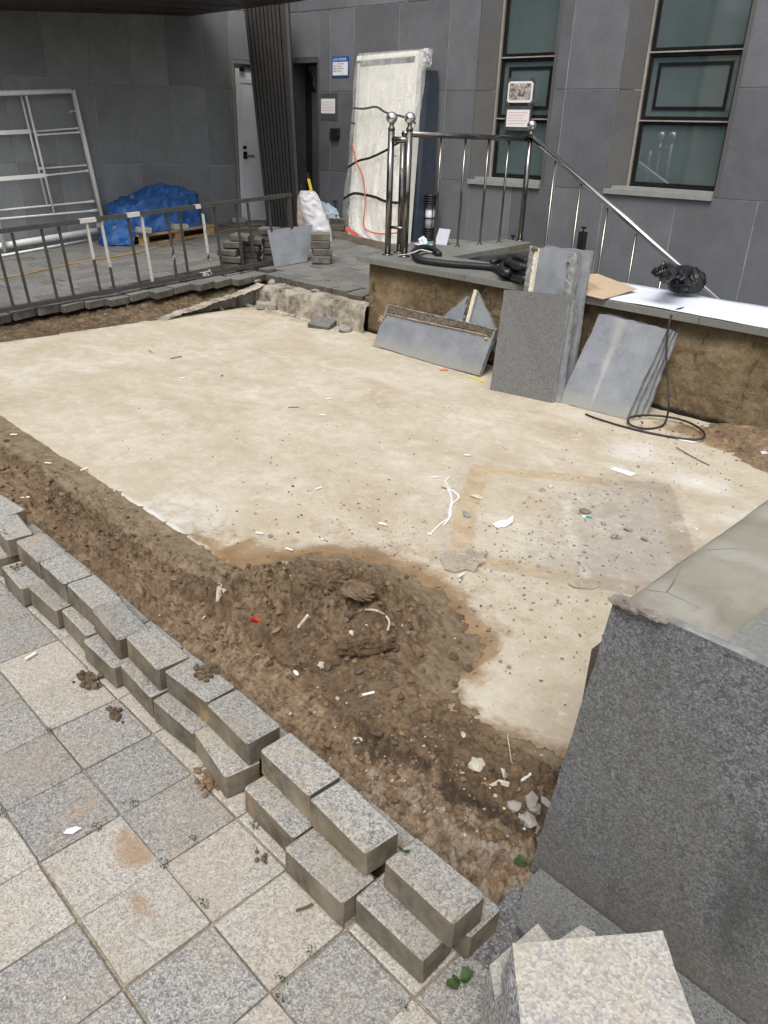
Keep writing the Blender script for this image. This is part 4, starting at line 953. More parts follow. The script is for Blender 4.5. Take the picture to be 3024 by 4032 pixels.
hp4 = [G(*k4(1000, 235), H0+.02), G(*k4(955, 250), H0+.03), G(*k4(975, 285), H0+.04), G(*k4(1060, 290), H0+.03), G(*k4(1130, 290), H0+.02)]
for h_ in (hp2, hp3, hp4): hose_tube(q, resample(smooth_path(h_, 14), .0045))
tag(q.make('corrugated_hose', M['rubber'], None, True), 'black corrugated hose looped and coiled on the terrace coping', 'hose')
q = MB(); q.tube(smooth_path([G(*k4(275, 175), .62), G(*k4(350, 165), .66), G(*k4(420, 140), .70), G(*k4(440, 140), .71), G(*k4(500, 155), .69)], 6), .004, 6)
tag(q.make('cable_tie', M['white'], None, True), 'long white cable tie round the black hose beside the rail posts', 'cable tie')
q = MB(); q.tube(smooth_path([G(*k5(1075, 472), .60), G(*k5(1030, 478), .615), G(*k5(990, 500), .60), V(*k5(965, 560), (0, 4.60), 0), V(*k5(950, 650), (0, 4.58), 0), V(*k5(940, 800), (0, 4.56), 0), V(*k5(952, 1000), (0, 4.52), 0), V(*k5(958, 1150), (0, 4.45), 0), G(*k5(940, 1260), 0.), G(*k5(900, 1310), -.02), G(*k5(800, 1325), -.02), G(*k5(700, 1305), -.008), G(*k5(668, 1265), -.008), G(*k5(720, 1235), 0.), G(*k5(860, 1232), 0.), G(*k5(1020, 1255), 0.), G(*k5(1140, 1300), 0.), G(*k5(1210, 1360), 0.), G(*k5(1180, 1398), -.008), G(*k5(1050, 1395), -.02), G(*k5(800, 1350), -.02), G(*k5(600, 1300), -.02), G(*k5(440, 1250), -.02), G(*k5(370, 1222), -.02)], 8), .0065, 8)
tag(q.make('power_cable', M['cable'], None, True), 'black cable hanging from the coping and looped on the concrete', 'cable')

# ---- leaning stone slabs
def plate(name, quad, th, mats, label=None, cat=None, group=None, jag=.006, seg=9, parent=None, seed=0):
    """quad: 4 world corners (TL,TR,BR,BL) of the face towards the viewer; thickness goes behind."""
    rd = random.Random(seed+len(ROOTLOC)); q = [np.asarray(p, float) for p in quad]
    ex = q[1]-q[0]; ey = q[3]-q[0]; nn = np.cross(ex, ey); nn /= np.linalg.norm(nn)
    if nn@(CAM-q[0]) < 0: nn = -nn
    out = []
    for i in range(len(q)):
        a, b = q[i], q[(i+1) % len(q)]; e = (b-a)/np.linalg.norm(b-a); inn = np.cross(nn, e)
        if inn@(sum(q)/len(q)-a) < 0: inn = -inn
        for k in range(seg):
            t = k/seg; out.append(a+(b-a)*t+inn*rd.uniform(0, jag)*(1 if rd.random() < .75 else 2.2))
    n_ = len(out); bk = [p-nn*th+nn*rd.uniform(0, .003) for p in out]
    c0 = sum(out)/n_; c1_ = sum(bk)/n_
    v = out+bk+[c0, c1_]; F = []; fm = []
    for i in range(n_):
        j = (i+1) % n_; F.append((2*n_, i, j)); fm.append(0); F.append((2*n_+1, n_+j, n_+i)); fm.append(1); F.append((i, n_+i, n_+j, j)); fm.append(2)
    o = mk(name, v, F, None, parent, mats=[mats[0], mats[1], mats[2]], fmats=fm)
    if label: tag(o, label, cat, group)
    return o, nn
SB = (M['slab_back'], M['coping'], M['slab_edge']); SF = (M['basalt_pale'], M['slab_back'], M['slab_edge'])
GS = 'stone slabs leaning on the terrace wall'
s1 = thing('stone_slab', (-3.9, 4.36, -.03), 'long low blue-grey slab lying on its edge with a mortar strip, leftmost against the terrace wall', 'stone slab', GS)
Q1 = [V(*k4(210, 492), (0, 4.52), 0), V(*k4(922, 655), (0, 4.48), 0), G(*k4(805, 968), -.025), G(*k4(112, 768), -.025)]
o, nn = plate('slab_panel', Q1, .035, SB, parent=s1, jag=.004)
A1 = [Q1[0]+nn*.006, Q1[1]+nn*.006, Q1[1]+(Q1[2]-Q1[1])*.20+nn*.006, Q1[0]+(Q1[3]-Q1[0])*.20+nn*.006]
def strip(name, quad, h, mat, parent, nu=60, nv=8, amp=.012, inset=.0, wav=.25):
    v = []; a, b, c, d = [np.asarray(p, float) for p in quad]; nr = np.cross(b-a, d-a); nr /= np.linalg.norm(nr)
    if nr@(CAM-a) < 0: nr = -nr
    for j in range(nv+1):
        for i in range(nu+1):
            u, t = i/nu, j/nv
            wv = 1-wav*(.5+.5*math.sin(u*9+1.3))*(1 if j == nv else t) + .05*random.uniform(-1, 1)
            p = (a+(b-a)*u)*(1-t*wv)+(d+(c-d)*u)*t*wv
            e = min(i, nu-i, j, nv-j); v.append(p+nr*((h+random.uniform(-amp, amp)) if e > 0 else -.002))
    F = [(j*(nu+1)+i, j*(nu+1)+i+1, (j+1)*(nu+1)+i+1, (j+1)*(nu+1)+i) for j in range(nv) for i in range(nu)]
    return mk(name, v, F, mat, parent)
e1 = (Q1[3]-Q1[0])
strip('mortar_strip', [Q1[0]+e1*.02+(Q1[1]-Q1[0])*.01, Q1[1]+e1*.02-(Q1[1]-Q1[0])*.02, Q1[1]+e1*.19-(Q1[1]-Q1[0])*.02, Q1[0]+e1*.26+(Q1[1]-Q1[0])*.01], .010, M['mortar_dark'], s1, amp=.005)
strip('mortar_lip', [Q1[0]+e1*.20+(Q1[1]-Q1[0])*.01, Q1[1]+e1*.15-(Q1[1]-Q1[0])*.04, Q1[1]+e1*.20-(Q1[1]-Q1[0])*.04, Q1[0]+e1*.25+(Q1[1]-Q1[0])*.01], .014, M['mortar'], s1, amp=.006, nv=4)
strip('mortar_lip', [Q1[0]+e1*.0, Q1[1]+e1*.0, Q1[1]+e1*.045, Q1[0]+e1*.05], .012, M['slab_edge'], s1, amp=.005, nv=3)
c_ = G(*k4(850, 720), .18); v_, f_ = rock_arr(V(*k4(852, 718), (0, 4.44), 0), .018, 3, 1, .5); mk('glue_lump', v_, f_, M['tan'], s1)
pq = [V(*k4(180, 562), (0, 4.49), 0), V(*k4(214, 575), (0, 4.49), 0), V(*k4(180, 630), (0, 4.46), 0), V(*k4(150, 600), (0, 4.46), 0)]
mo, _ = plate('mosaic_piece', [p+nn*.02 for p in pq], .008, (M['maroon'], M['maroon'], M['maroon']), 'small maroon mosaic tile piece stuck at the left end of the long low slab', 'tile', jag=.002)
for k in (.33, .66):
    a = pq[0]+(pq[1]-pq[0])*k; b = pq[3]+(pq[2]-pq[3])*k; q = MB(); q.tube([a+nn*.021, b+nn*.021], .0018, 4); q.make('grout_line', M['bone'], mo)
    a = pq[0]+(pq[3]-pq[0])*k; b = pq[1]+(pq[2]-pq[1])*k; q = MB(); q.tube([a+nn*.021, b+nn*.021], .0018, 4); q.make('grout_line', M['bone'], mo)
plate('stone_slab', [V(*k4(565, 575), (0, 4.56), 0), V(*k4(730, 440), (0, 4.60), 0), V(*k4(705, 600), (0, 4.56), 0), V(*k4(660, 700), (0, 4.52), 0)], .03, SB, 'smaller triangular slab offcut behind the long low slab', 'stone slab', GS)
s3, n3 = plate('stone_slab', [V(*k4(785, 395), (0, 4.63), 0), V(*k4(918, 655), (0, 4.56), 0), V(*k4(905, 800), (0, 4.50), 0), V(*k4(700, 690), (0, 4.52), 0)], .035, SB, 'taller triangular slab offcut with a cream strip, behind the long low slab', 'stone slab', GS)
a = V(*k4(783, 400), (0, 4.62), 0)+n3*.006; b = V(*k4(727, 610), (0, 4.545), 0)+n3*.006; wv = V(*k4(795, 405), (0, 4.62), 0)-V(*k4(783, 400), (0, 4.62), 0)
q = MB(); q.add([a, a+wv*1.6, b+wv*1.6, b, a+n3*.014, a+wv*1.6+n3*.014, b+wv*1.6+n3*.014, b+n3*.014], [(4, 5, 6, 7), (0, 1, 5, 4), (1, 2, 6, 5), (2, 3, 7, 6), (3, 0, 4, 7)]); q.make('cream_strip', M['bone'], s3)
# tall slabs behind (S5), then the front one (S4)
def lean_slab(tl, tr, br, bl, th, mats, label, jag=.005, name='stone_slab'): return plate(name, [tl, tr, br, bl], th, mats, label, 'stone slab', GS, jag)
yt = 4.55
T5a = V(*k4(1140, 110), (0, yt), 0); T5b = V(*k4(1450, 150), (0, yt), 0)
s5, n5 = lean_slab(T5a, T5b, np.array([T5b[0]+.13, 4.33, -.03]), np.array([T5a[0]+.12, 4.31, -.03]), .03, SB, 'tall slab showing its blue-grey back with a cream strip, standing behind the front granite slab')
dn = (np.array([T5a[0]+.12, 4.31, -.03])-T5a)*.5; ax = (T5b-T5a)
for s0, s1_, mt, h_, nm_ in ((.0, .13, M['slab_edge'], .008, 'mortar_lip'), (.13, .22, M['bone'], .018, 'cream_strip'), (.86, 1.0, M['slab_edge'], .012, 'mortar_lip')):
    strip(nm_, [T5a+ax*s0+dn*.01+n5*.003, T5a+ax*s1_+dn*.03+n5*.003, T5a+ax*s1_+dn*.9+n5*.003, T5a+ax*s0+dn*.9+n5*.003], h_, mt, s5, 5, 40, .004, wav=0)
rk, rf = rock_arr(V(*k4(1172, 130), (0, yt-.02), 0), .03, 8, 1, .8); mk('mortar_lump', rk, rf, M['mortar_dark'], s5)
rk, rf = rock_arr(V(*k4(1388, 225), (0, yt-.035), 0), .02, 9, 1, .3); mk('mortar_lump', rk, rf, M['mortar_dark'], s5)
for dx, dy, tx, lab in ((.055, .045, 1450, 'second tall slab, edge-on behind the tall blue-grey one'), (.10, .09, 1540, 'rearmost tall slab leaning on the coping behind the others')):
    a = V(*k4(1215+dx*300, 106), (0, yt+dy), 0); b = V(*k4(tx+(20 if dx < .06 else 4), 143), (0, yt+dy), 0)
    lean_slab(a, b, np.array([b[0]+.12, 4.33+dy, -.03]), np.array([a[0]+.12, 4.32+dy, -.03]), .03, SB, lab, .006)
Y4 = 4.38
A4, B4 = V(*k4(970, 397), (0, Y4), 0), V(*k4(1400, 432), (0, Y4), 0)
A4b, B4b = G(*k4(878, 1052), -.028), G(*k4(1282, 1143), -.028)
lean_slab(A4, B4, B4b, A4b, .028, SF, 'front speckled dark granite slab standing upright, its finished face outwards', .0025)
A4c, B4c = V(*k4(1330, 458), (0, Y4+.045), 0), V(*k4(1428, 462), (0, Y4+.045), 0)
lean_slab(V(*k4(1010, 440), (0, Y4+.045), 0), B4c, G(*k4(1322, 1148), -.028)+[0, .03, 0], A4b+[.03, .06, 0], .03, SB, 'slab directly behind the front granite slab, only its right edge in view', .008)
lean_slab(V(*k4(1050, 470), (0, Y4+.10), 0), V(*k4(1446, 500), (0, Y4+.10), 0), G(*k4(1335, 1100), -.028)+[0, .06, 0], A4b+[.06, .12, 0], .03, SB, 'third slab in the upright stack, between the front ones and the tall ones', .008)
A6, B6 = V(*k5(470, 505), (0, 4.62), 0), V(*k5(945, 630), (0, 4.60), 0); A6b, B6b = G(*k5(177, 1138), -.026), G(*k5(655, 1262), -.026)
s6, n6 = lean_slab(A6, B6, B6b, A6b, .03, (M['slab_streak'], M['coping'], M['slab_edge']), 'blue-grey slab with a pale streak leaning on the wall, front of the right-hand stack', .004)
for k, (dx, dd) in enumerate(((.02, .05), (.04, .10), (.055, .15))):
    of = np.array([dx, dd, 0]); tp = np.array([dx*.5, dd*.25, .0])
    lean_slab(A6+tp+[0, .01*k+.03, 0], B6+tp+[.005*k, .01*k+.03, -.01*k], B6b+of, A6b+of, .028, SB, ('second slab of the right-hand leaning stack', 'third slab of the right-hand leaning stack', 'rearmost slab of the right-hand leaning stack')[k]+', only its edge in view', .008)
rk, rf = rock_arr(V(*k5(428, 620), (0, 4.58), 0), .02, 19, 1, .9); mk('mortar_lump', rk, rf, M['mortar_dark'], s6)

# ---- cardboard, black bag
z0_ = .612
cp = [G(*k5(300, 348), z0_+.012), G(*k5(370, 322), z0_+.008), G(*k5(368, 272), z0_+.04), G(*k5(405, 235), z0_+.05), G(*k5(455, 233), z0_+.055), G(*k5(735, 340), z0_+.02), G(*k5(495, 412), z0_+.004), G(*k5(390, 388), z0_+.004)]
ctr = G(*k5(490, 350), z0_+.028); n_ = len(cp); v = cp+[ctr]+[p+[0, 0, .004] for p in cp]+[ctr+[0, 0, .004]]
F = []
for i in range(n_):
    j = (i+1) % n_; F += [(n_, j, i), (2*n_+1, n_+1+i, n_+1+j), (i, j, n_+1+j, n_+1+i)]
tag(mk('cardboard', v, F, M['card']), 'folded sheet of brown cardboard lying at the end of the white foam sheet', 'cardboard')
def crumple(name, c, rad, sc, mat, label, cat, seed=1, sub=5, amp=.22, fr=3., flatb=True, shape=None):
    bm = bmesh.new(); bmesh.ops.create_icosphere(bm, subdivisions=sub, radius=1); v = np.array([list(q.co) for q in bm.verts]); f = [[q.index for q in p.verts] for p in bm.faces]; bm.free()
    h = fbm(v[:, 0]*fr+v[:, 2]*fr*.7+seed, v[:, 1]*fr-v[:, 2]*fr*.6, 5, seed, True)+.5*fbm(v[:, 2]*fr*1.3, v[:, 0]*fr*1.1, 4, seed+5, True)
    v = v*(1+amp*(h-.3))[:, None]
    if shape: v = shape(v)
    v = v*np.array(sc)*rad+np.asarray(c); 
    if flatb: v[:, 2] = np.maximum(v[:, 2], c[2]-rad*sc[2]*.75)
    o = mk(name, v, f, mat, smooth=True); tag(o, label, cat); return o
bc = G(*k5(1030, 395), .61)
bagc = bc+[0, .06, .095]
bb = crumple('bin_bag', bagc, .105, (1.05, 1, .85), M['blackbag'], 'crumpled black plastic bag on the white foam sheet under the sloping handrail', 'bag', 3, 5, .26, 1.9)
q = MB(); t0 = bagc+[-.04, -.02, .07]
loop = smooth_path([V(*k5(930, 250), (0, 4.76), 0), V(*k5(870, 235), (0, 4.76), 0), V(*k5(852, 215), (0, 4.76), 0), V(*k5(900, 190), (0, 4.76), 0), V(*k5(960, 172), (0, 4.77), 0), V(*k5(1020, 210), (0, 4.78), 0), V(*k5(1060, 262), (0, 4.78), 0)], 5)
q.tube(loop, [.012+.008*abs(math.sin(i*.9)) for i in range(len(loop))], 7); q.tube(smooth_path([t0+[-.05, 0, 0], V(*k5(930, 255), (0, 4.76), 0), V(*k5(1000, 215), (0, 4.78), 0), t0+[.05, 0, .0]], 5), [.03+.012*abs(math.sin(i*1.3)) for i in range(16)], 8)
q.make('bag_handle', M['blackbag'], bb)
q = MB(); q.tube([G(*k5(385, 238), .63), G(*k5(420, 243), .625)], .012, 8); q.tube([G(*k5(560, 262), .62), G(*k5(575, 268), .62)], .018, 8)

# ================================================================== FENCE (leaning with the ramp)
fen = thing('metal_fence', (-6.93, 3.6, .14), 'dark grey metal bar fence standing loose along the edge of the upper paving', 'fence')
def FP(y, h):  # base line of the fence; h height along the bars
    x = -7.03+(y-2.367)*math.tan(R(4.86)); return np.array([x, y-.083*h, plz(y)+.035+h])
def bar(name, a, b, w, d, chips=None):
    a = np.asarray(a); b = np.asarray(b); t = (b-a)/np.linalg.norm(b-a); u = np.cross(t, [1, 0, 0]); u /= np.linalg.norm(u); s_ = np.cross(t, u)
    n = 24 if np.linalg.norm(b-a) < 1 else 200; v = []; F = []
    for i in range(n+1):
        p = a+(b-a)*i/n
        for sx, sy in ((-1, -1), (1, -1), (1, 1), (-1, 1)): v.append(p+u*w/2*sx+s_*d/2*sy)
    for i in range(n):
        for k in range(4): F.append((i*4+k, i*4+(k+1) % 4, i*4+4+(k+1) % 4, i*4+4+k))
    F += [(3, 2, 1, 0), (n*4, n*4+1, n*4+2, n*4+3)]
    o = mk(name, v, F, M['fence'], fen)
    at = o.data.attributes.new('chip', 'FLOAT', 'POINT')
    for i in range(n+1):
        t_ = i/n; c = 0
        for (c0, c1_, amt) in (chips or []):
            if c0 <= t_ <= c1_: c = amt
        for k in range(4): at.data[i*4+k].value = c
    return o
ya, yb_ = 1.3, 5.40
def fy(y): return (y-ya)/(yb_-ya)
bar('top_rail', FP(ya, .625), FP(yb_, .625), .035, .05, [(fy(3.19), fy(3.33), 1.1), (fy(3.63), fy(3.76), 1.1), (fy(4.30), fy(4.36), .7)])
bar('bottom_rail', FP(ya, .0), FP(yb_-.1, .0), .035, .05, [(fy(4.35), fy(4.46), .6), (fy(4.7), fy(4.75), .4)])
BY = [1.52, 1.65, 1.9, 2.03, 2.30, 2.488, 2.625, 2.866, 3.012, 3.257, 3.389, 3.639, 3.767, 4.019, 4.143, 4.383, 4.514, 4.755, 4.886]
CH = {3.257: [(.5, 1, 1.1)], 3.389: [(.3, 1, .8)], 3.767: [(.0, 1, .95)], 4.383: [(.3, .95, .85), (0, .3, .5)], 4.019: [(.2, .5, .5)]}
for y in BY: bar('bar', FP(y, .018), FP(y, .60), .020, .020, CH.get(y))
bar('bar', FP(5.13, .018), FP(5.13, .6), .02, .02); bar('end_post', FP(yb_-.03, -.02), FP(yb_-.03, .60), .04, .045)

# ================================================================== SCAFFOLD FRAMES
def Wp(u, v, off): return V(u, v, Lxy(5, off), LA)
z7 = lambda x, y: (x*.3617, 200+y*.3617)
def scaffold(off, label, posts, rungs, flats, top):
    base = P(420, 945); t = thing('scaffold_frame', (base[0], base[1], base[2]), label, 'scaffold frame', 'scaffold frames against the left wall')
    for nm_, a, b, r_ in posts: q = MB(); q.tube([Wp(*z7(*a), off+.0), Wp(*z7(*b), off)], r_, 12); q.make(nm_, M['scaffold'], t, True)
    for a, b, r_ in rungs:
        A_, B_ = Wp(*z7(*a), off), Wp(*z7(*b), off); q = MB(); k = [0, .04, .09, .91, .96, 1]; q.tube([A_+(B_-A_)*s_ for s_ in k], [r_*1.9, r_*1.5, r_, r_, r_*1.5, r_*1.9], 10); q.make('rung', M['scaffold'], t, True)
    for a, b, w_ in flats:
        A_, B_ = Wp(*z7(*a), off), Wp(*z7(*b), off); q = MB(); d_ = np.array([0, 0, w_/2]); n_ = np.array([math.sin(R(LA)), -math.cos(R(LA)), 0])*.006
        q.hexa([A_-d_-n_, B_-d_-n_, B_-d_+n_, A_-d_+n_], [A_+d_-n_, B_+d_-n_, B_+d_+n_, A_+d_+n_]); q.make('flat_bar', M['scaffold'], t)
    return t
ext = lambda a, b, s_: (a[0]+(b[0]-a[0])*s_, a[1]+(b[1]-a[1])*s_)
scaffold(.16, 'front white scaffold frame leaning on the left stone wall',
    [('post', (800, 425), (1172, 2060), .020), ('post', (-330, 440), (55, 2190), .021), ('inner_post', (285, 490), (590, 1770), .013), ('top_rail', (-330, 475), (775, 435), .026)],
    [((392, 918), (868, 886), .0095), ((490, 1358), (962, 1306), .0095), ((-230, 1850), (1062, 1737), .0105)],
    [((-300, 1418), (478, 1358), .045)], None)
scaffold(.07, 'rear white scaffold frame half hidden behind the front one',
    [('post', (785, 440), (1110, 1850), .017), ('inner_post', (230, 490), (515, 1680), .012)],
    [((360, 880), (848, 842), .0095), ((425, 1283), (942, 1245), .0095), ((-260, 1760), (1030, 1638), .0105)],
    [((-300, 905), (340, 878), .045)], None)
q = MB(); a = Wp(*z7(-900, 2270), .10); b = Wp(*z7(1085, 1955), .10); q.tube([a, b], .038, 20); tag(q.make('white_pipe', M['scaffold'], None, True), 'thick white pipe lying on the paving at the foot of the left wall', 'pipe')
q = MB(); q.tube([P(0, 1008, .02), P(350, 945, .02)], .014, 12); tag(q.make('white_pipe', M['scaffold'], None, True), 'thin white pipe lying under the thick one along the left wall', 'pipe')
q = MB(); a = Wp(*z7(815, 655), .17); b = Wp(*z7(765, 660), .20); q.tube([a, b, b+[0, 0, -.02]], .007, 8); tag(q.make('hook', M['white'], None, True), 'small white hook clipped on the right post of the scaffold frame', 'hook')

# ================================================================== PALLET + TARP
pc = [P(495, 957), P(567, 967), P(842, 920), P(870, 880)]
A_ = P(560, 968); B_ = P(845, 922); dx_ = B_-A_; L_ = np.linalg.norm(dx_[:2]); dirx = dx_/np.linalg.norm(dx_); diry = np.array([-dirx[1], dirx[0], 0]); 
pal = thing('wooden_pallet', A_, 'worn timber pallet under the blue tarpaulin', 'pallet')
def pbox(mb, s0, s1, t0_, t1_, z0, z1):
    b = [A_+dirx*s+diry*t+[0, 0, z0] for s, t in ((s0, t0_), (s1, t0_), (s1, t1_), (s0, t1_))]; mb.hexa(b, [p+[0, 0, z1-z0] for p in b])
for s in (0, L_/2-.05, L_-.10):
    for t in (0, .38, .72): q = MB(); pbox(q, s, s+.10, t, t+.08, .018, .095); q.make('block', M['pallet'], pal)
for t in (0, .38, .72): q = MB(); pbox(q, 0, L_, t-.005, t+.085, .0, .0175); q.make('bottom_board', M['pallet'], pal)
for i in range(6): q = MB(); pbox(q, -.01, L_+.01, -.01+i*.14, .10+i*.14, .0955, .115); q.make('deck_board', M['pallet'], pal)
# tarp: dome over goods
Tc = A_+dirx*(L_*.42)+diry*.43; nu, nv_ = 150, 60; v = []
for j in range(nv_+1):
    t = j/nv_
    for i in range(nu):
        a = 2*math.pi*i/nu; ca, sa = math.cos(a), math.sin(a)
        se = (abs(ca)**3.2+abs(sa)**3.2)**(-1/3.2)
        if t < .55: rr = t/.55*.80; hh = .50-.035*(t/.55)**2+.03*math.sin(3*ca+1)*(t/.55)
        else: q_ = (t-.55)/.45; rr = .80+.24*q_**1.2; hh = .465*(1-q_)**1.0+.0
        x = rr*.66*se*ca; y = rr*.33*se*sa
        n1 = fbm(np.array([x*3.6+y*1.]), np.array([y*3.6+hh*4]), 3, 21, True)[0]
        fold = .025*math.sin(a*17+4*t)*max(0, t-.5)*2
        hh2 = hh+.085*n1*(1-abs(2*t-1)*.2)+.05*math.sin(ca*2.2+.6); 
        hh2 = max(hh2, .122 if x > -.45 else .03)
        hh2 -= .10*max(0, ca-.1)*sstep(.3, .6, np.array(t))*1.0 + .06*max(0, -ca-.3)
        rad = 1+.13*n1+fold
        v.append(Tc+dirx*x*rad+diry*y*rad+[0, 0, max(hh2, .012)])
F = [(j*nu+i, j*nu+(i+1) % nu, (j+1)*nu+(i+1) % nu, (j+1)*nu+i) for j in range(nv_) for i in range(nu)]
tag(mk('tarpaulin', v, F, M['tarp'], smooth=True, origin=Tc), 'blue tarpaulin heaped over goods on the timber pallet', 'tarpaulin')
bk = block_mesh('cement_brick', .19, .09, .06, .008, M['rock'], .006, 5)
for (u, v_), lab in zip([(407+5, 893), (567, 910), (710, 897), (475, 903)], ('pale cement brick at the left foot of the blue tarpaulin', 'pale cement brick holding the tarpaulin down at the front middle', 'pale cement brick holding the tarpaulin down at the front right', 'pale cement brick half under the tarpaulin between the others')):
    p = P(u, v_+6, .15); tag(inst('cement_brick', bk, (p[0], p[1], p[2]-.0), (.05, .03, random.uniform(.9, 1.5))), lab, 'brick', 'bricks on the tarpaulin edge')
# cord on the plaza
q = MB(); q.tube(smooth_path([P(*zz1(*s), .007) for s in [(-200, 1235), (0, 1203), (130, 1180), (330, 1135), (600, 1090), (720, 1055), (900, 1010), (1050, 985), (1150, 983)]], 8), .007, 8)
tag(q.make('extension_cord', M['cord'], None, True), 'orange cord stretched across the upper paving behind the fence', 'cord')
# boards by the side door
for k, (ps, lab) in enumerate((([(265, 345), (400, 325), (640, 330), (600, 350), (480, 362)], 'flat weathered board lying in front of the white side door'), ([(490, 330), (640, 318), (640, 345), (530, 350)], 'second weathered board lying across the first by the side door'))):
    pp = [P(*k3(*s), .004+.022*k) for s in ps]; n_ = len(pp); v = pp+[p+[0, 0, .018] for p in pp]
    tag(mk('timber_board', v, [tuple(range(n_, 2*n_)), tuple(range(n_-1, -1, -1))]+[(i, (i+1) % n_, (i+1) % n_+n_, i+n_) for i in range(n_)], M['timber']), lab, 'board')
p = P(*k3(443, 325), .022); tag(inst('paving_block', bk, (p[0], p[1], p[2]), (0, 0, .9)), 'small concrete block standing by the foot of the white side door', 'block')

# ================================================================== PAVER STACKS
lp = [block_mesh('loose_paver', .2, .2, .06, .006, M['paver'], .004, s_+20) for s_ in range(4)]
hp_ = [block_mesh('loose_paver', .2, .2, .072, .006, M['paver'], .004, s_+30) for s_ in range(3)]
def stack(cx, cy, offs, word, h=.066, az=.75, me=lp):
    ords = ['bottom', 'second', 'third', 'fourth', 'fifth', 'sixth']
    for k, (ox, oy) in enumerate(offs):
        nm_ = 'topmost' if k == len(offs)-1 else ords[k]
        tag(inst('loose_paver', me[k % len(me)], (cx+ox, cy+oy, plz(cy+.1)+k*h*1.02), (random.uniform(-.03, .03), random.uniform(-.03, .03), az+random.uniform(-.12, .12))), f'grey concrete paver, {nm_} of the {word}', 'paver', 'loose pavers stacked behind the fence')
stack(-6.99, 4.74, [(0, 0), (.02, -.01), (-.01, -.03), (.0, .03), (.03, .11)], 'stepped stack behind the fence bars')
stack(-7.02, 4.98, [(0, 0), (-.01, .01), (.02, .0), (.04, .03)], 'middle stack behind the fence')
stack(-6.97, 5.25, [(0, 0), (.01, -.01), (.0, .01), (-.01, .0), (-.02, -.03)], 'stack beside the leaning metal plate')
b0 = P(*k3(1030, 600)); stack(-6.46, 5.50, [(0, 0), (-.005, .01), (-.02, -.0), (-.03, .01)], 'neat stack of four right of the metal plate', .072, .82, hp_)
stack(-7.86, 6.95, [(0, 0), (.0, .01)], 'low pair beside the wrapped door', .072, .85, hp_)
# metal plate
A_ = V(*k3(650, 380), (-6.78, 5.06), 60); 
pl0 = P(*k3(703, 652)); pl1 = P(*k3(940, 612)); up0 = V(*k3(650, 380), pl0[:2]+np.array([-.10, .05]), 60); up1 = V(*k3(982, 338), pl0[:2]+np.array([-.10, .05]), 60); up2 = V(*k3(995, 410), pl0[:2]+np.array([-.07, .04]), 60)
_n = np.cross(pl1-pl0, up0-pl0); _d = ray(*k3(982, 338)); up1 = CAM+_d*((_n@(pl0-CAM))/(_n@_d))
plate('metal_plate', [up0, up1, pl1+[0, 0, .004], pl0+[0, 0, .004]], .008, (M['slab_back'], M['slab_back'], M['slab_edge']), 'square grey plate with pale edges leaning on pavers at the fence end', 'plate', jag=.002)

# ================================================================== SACKS, TOOLS, TIMBER
def sack(name, axis_px, widths, mat, label, y0, az=45, dep=.12):
    pts = [V(u, v_, y0, az) for u, v_ in axis_px]; n = 40; path = np.array(smooth_path(pts, 10)); ww = np.interp(np.linspace(0, 1, len(path)), np.linspace(0, 1, len(widths)), widths)
    v = []; sg = 36; ax = np.array([math.cos(R(az)), math.sin(R(az)), 0]); ay = np.array([-ax[1], ax[0], 0])
    for i, p in enumerate(path):
        for k in range(sg):
            a = 2*math.pi*k/sg; n1 = fbm(np.array([a*1.6+i*.02]), np.array([i*.16]), 4, 31, True)[0]; r_ = ww[i]/2*(1+.11*n1)
            v.append(p+ax*r_*math.cos(a)+ay*r_*.7*math.sin(a)*(1+.2*n1))
    F = [(i*sg+k, i*sg+(k+1) % sg, (i+1)*sg+(k+1) % sg, (i+1)*sg+k) for i in range(len(path)-1) for k in range(sg)]
    F += [tuple(range(sg)), tuple(range(len(path)*sg-1, (len(path)-1)*sg-1, -1))]
    return tag(mk(name, v, F, mat, smooth=True), label, 'sack')
sack('white_sack', [c1(262, 1545), c1(280, 1620), c1(320, 1760), c1(365, 1900), c1(385, 2010), c1(395, 2080)], [.16, .24, .27, .29, .27, .22], M['sack'], 'white woven sack slumped beside the slatted column with a tool in it', (-7.6, 6.25))
sack('pink_sack', [c1(215, 1575), c1(222, 1700), c1(235, 1850), c1(262, 1950)], [.10, .15, .17, .14], M['pinksack'], 'pinkish sack squeezed between the white sack and the column', (-7.9, 6.35))
t = thing('level_tool', V(*c1(305, 1540), (-7.7, 6.40), 45), 'black tipped yellow tool handle sticking up out of the white sack', 'tool')
q = MB(); a, b, c = V(*c1(303, 1560), (-7.7, 6.4), 45), V(*c1(272, 1430), (-7.7, 6.4), 45), V(*c1(262, 1375), (-7.7, 6.4), 45); q.tube([a, b], .022, 4); q.make('shaft', M['yellow'], t); q = MB(); q.tube([b, c], .020, 4); q.make('tip', M['rubber'], t)
t = thing('level_tool', V(*c1(215, 1600), (-7.75, 6.38), 45), 'shorter yellow and black tool handle in the pinkish sack', 'tool')
q = MB(); a, b, c = V(*c1(216, 1590), (-7.75, 6.38), 45), V(*c1(213, 1540), (-7.75, 6.38), 45), V(*c1(205, 1480), (-7.75, 6.38), 45); q.tube([a, b], .02, 4); q.make('shaft', M['yellow'], t); q = MB(); q.tube([b, c], .016, 4); q.make('tip', M['rubber'], t)
bb_ = P(*k3(1110, 300)); crumple('plastic_bag', (-8.13, 6.95, .55), .20, (1.25, .5, .8), M['bluebag'], 'pale blue plastic bag heaped at the wall under the cornerstone', 'bag', 7, 5, .35, 2.4)
pts = [P(*c1(*s), .05) for s in [(425, 1935), (560, 1945), (700, 1985), (850, 2020), (1000, 2055), (1130, 2080)]]
v = []
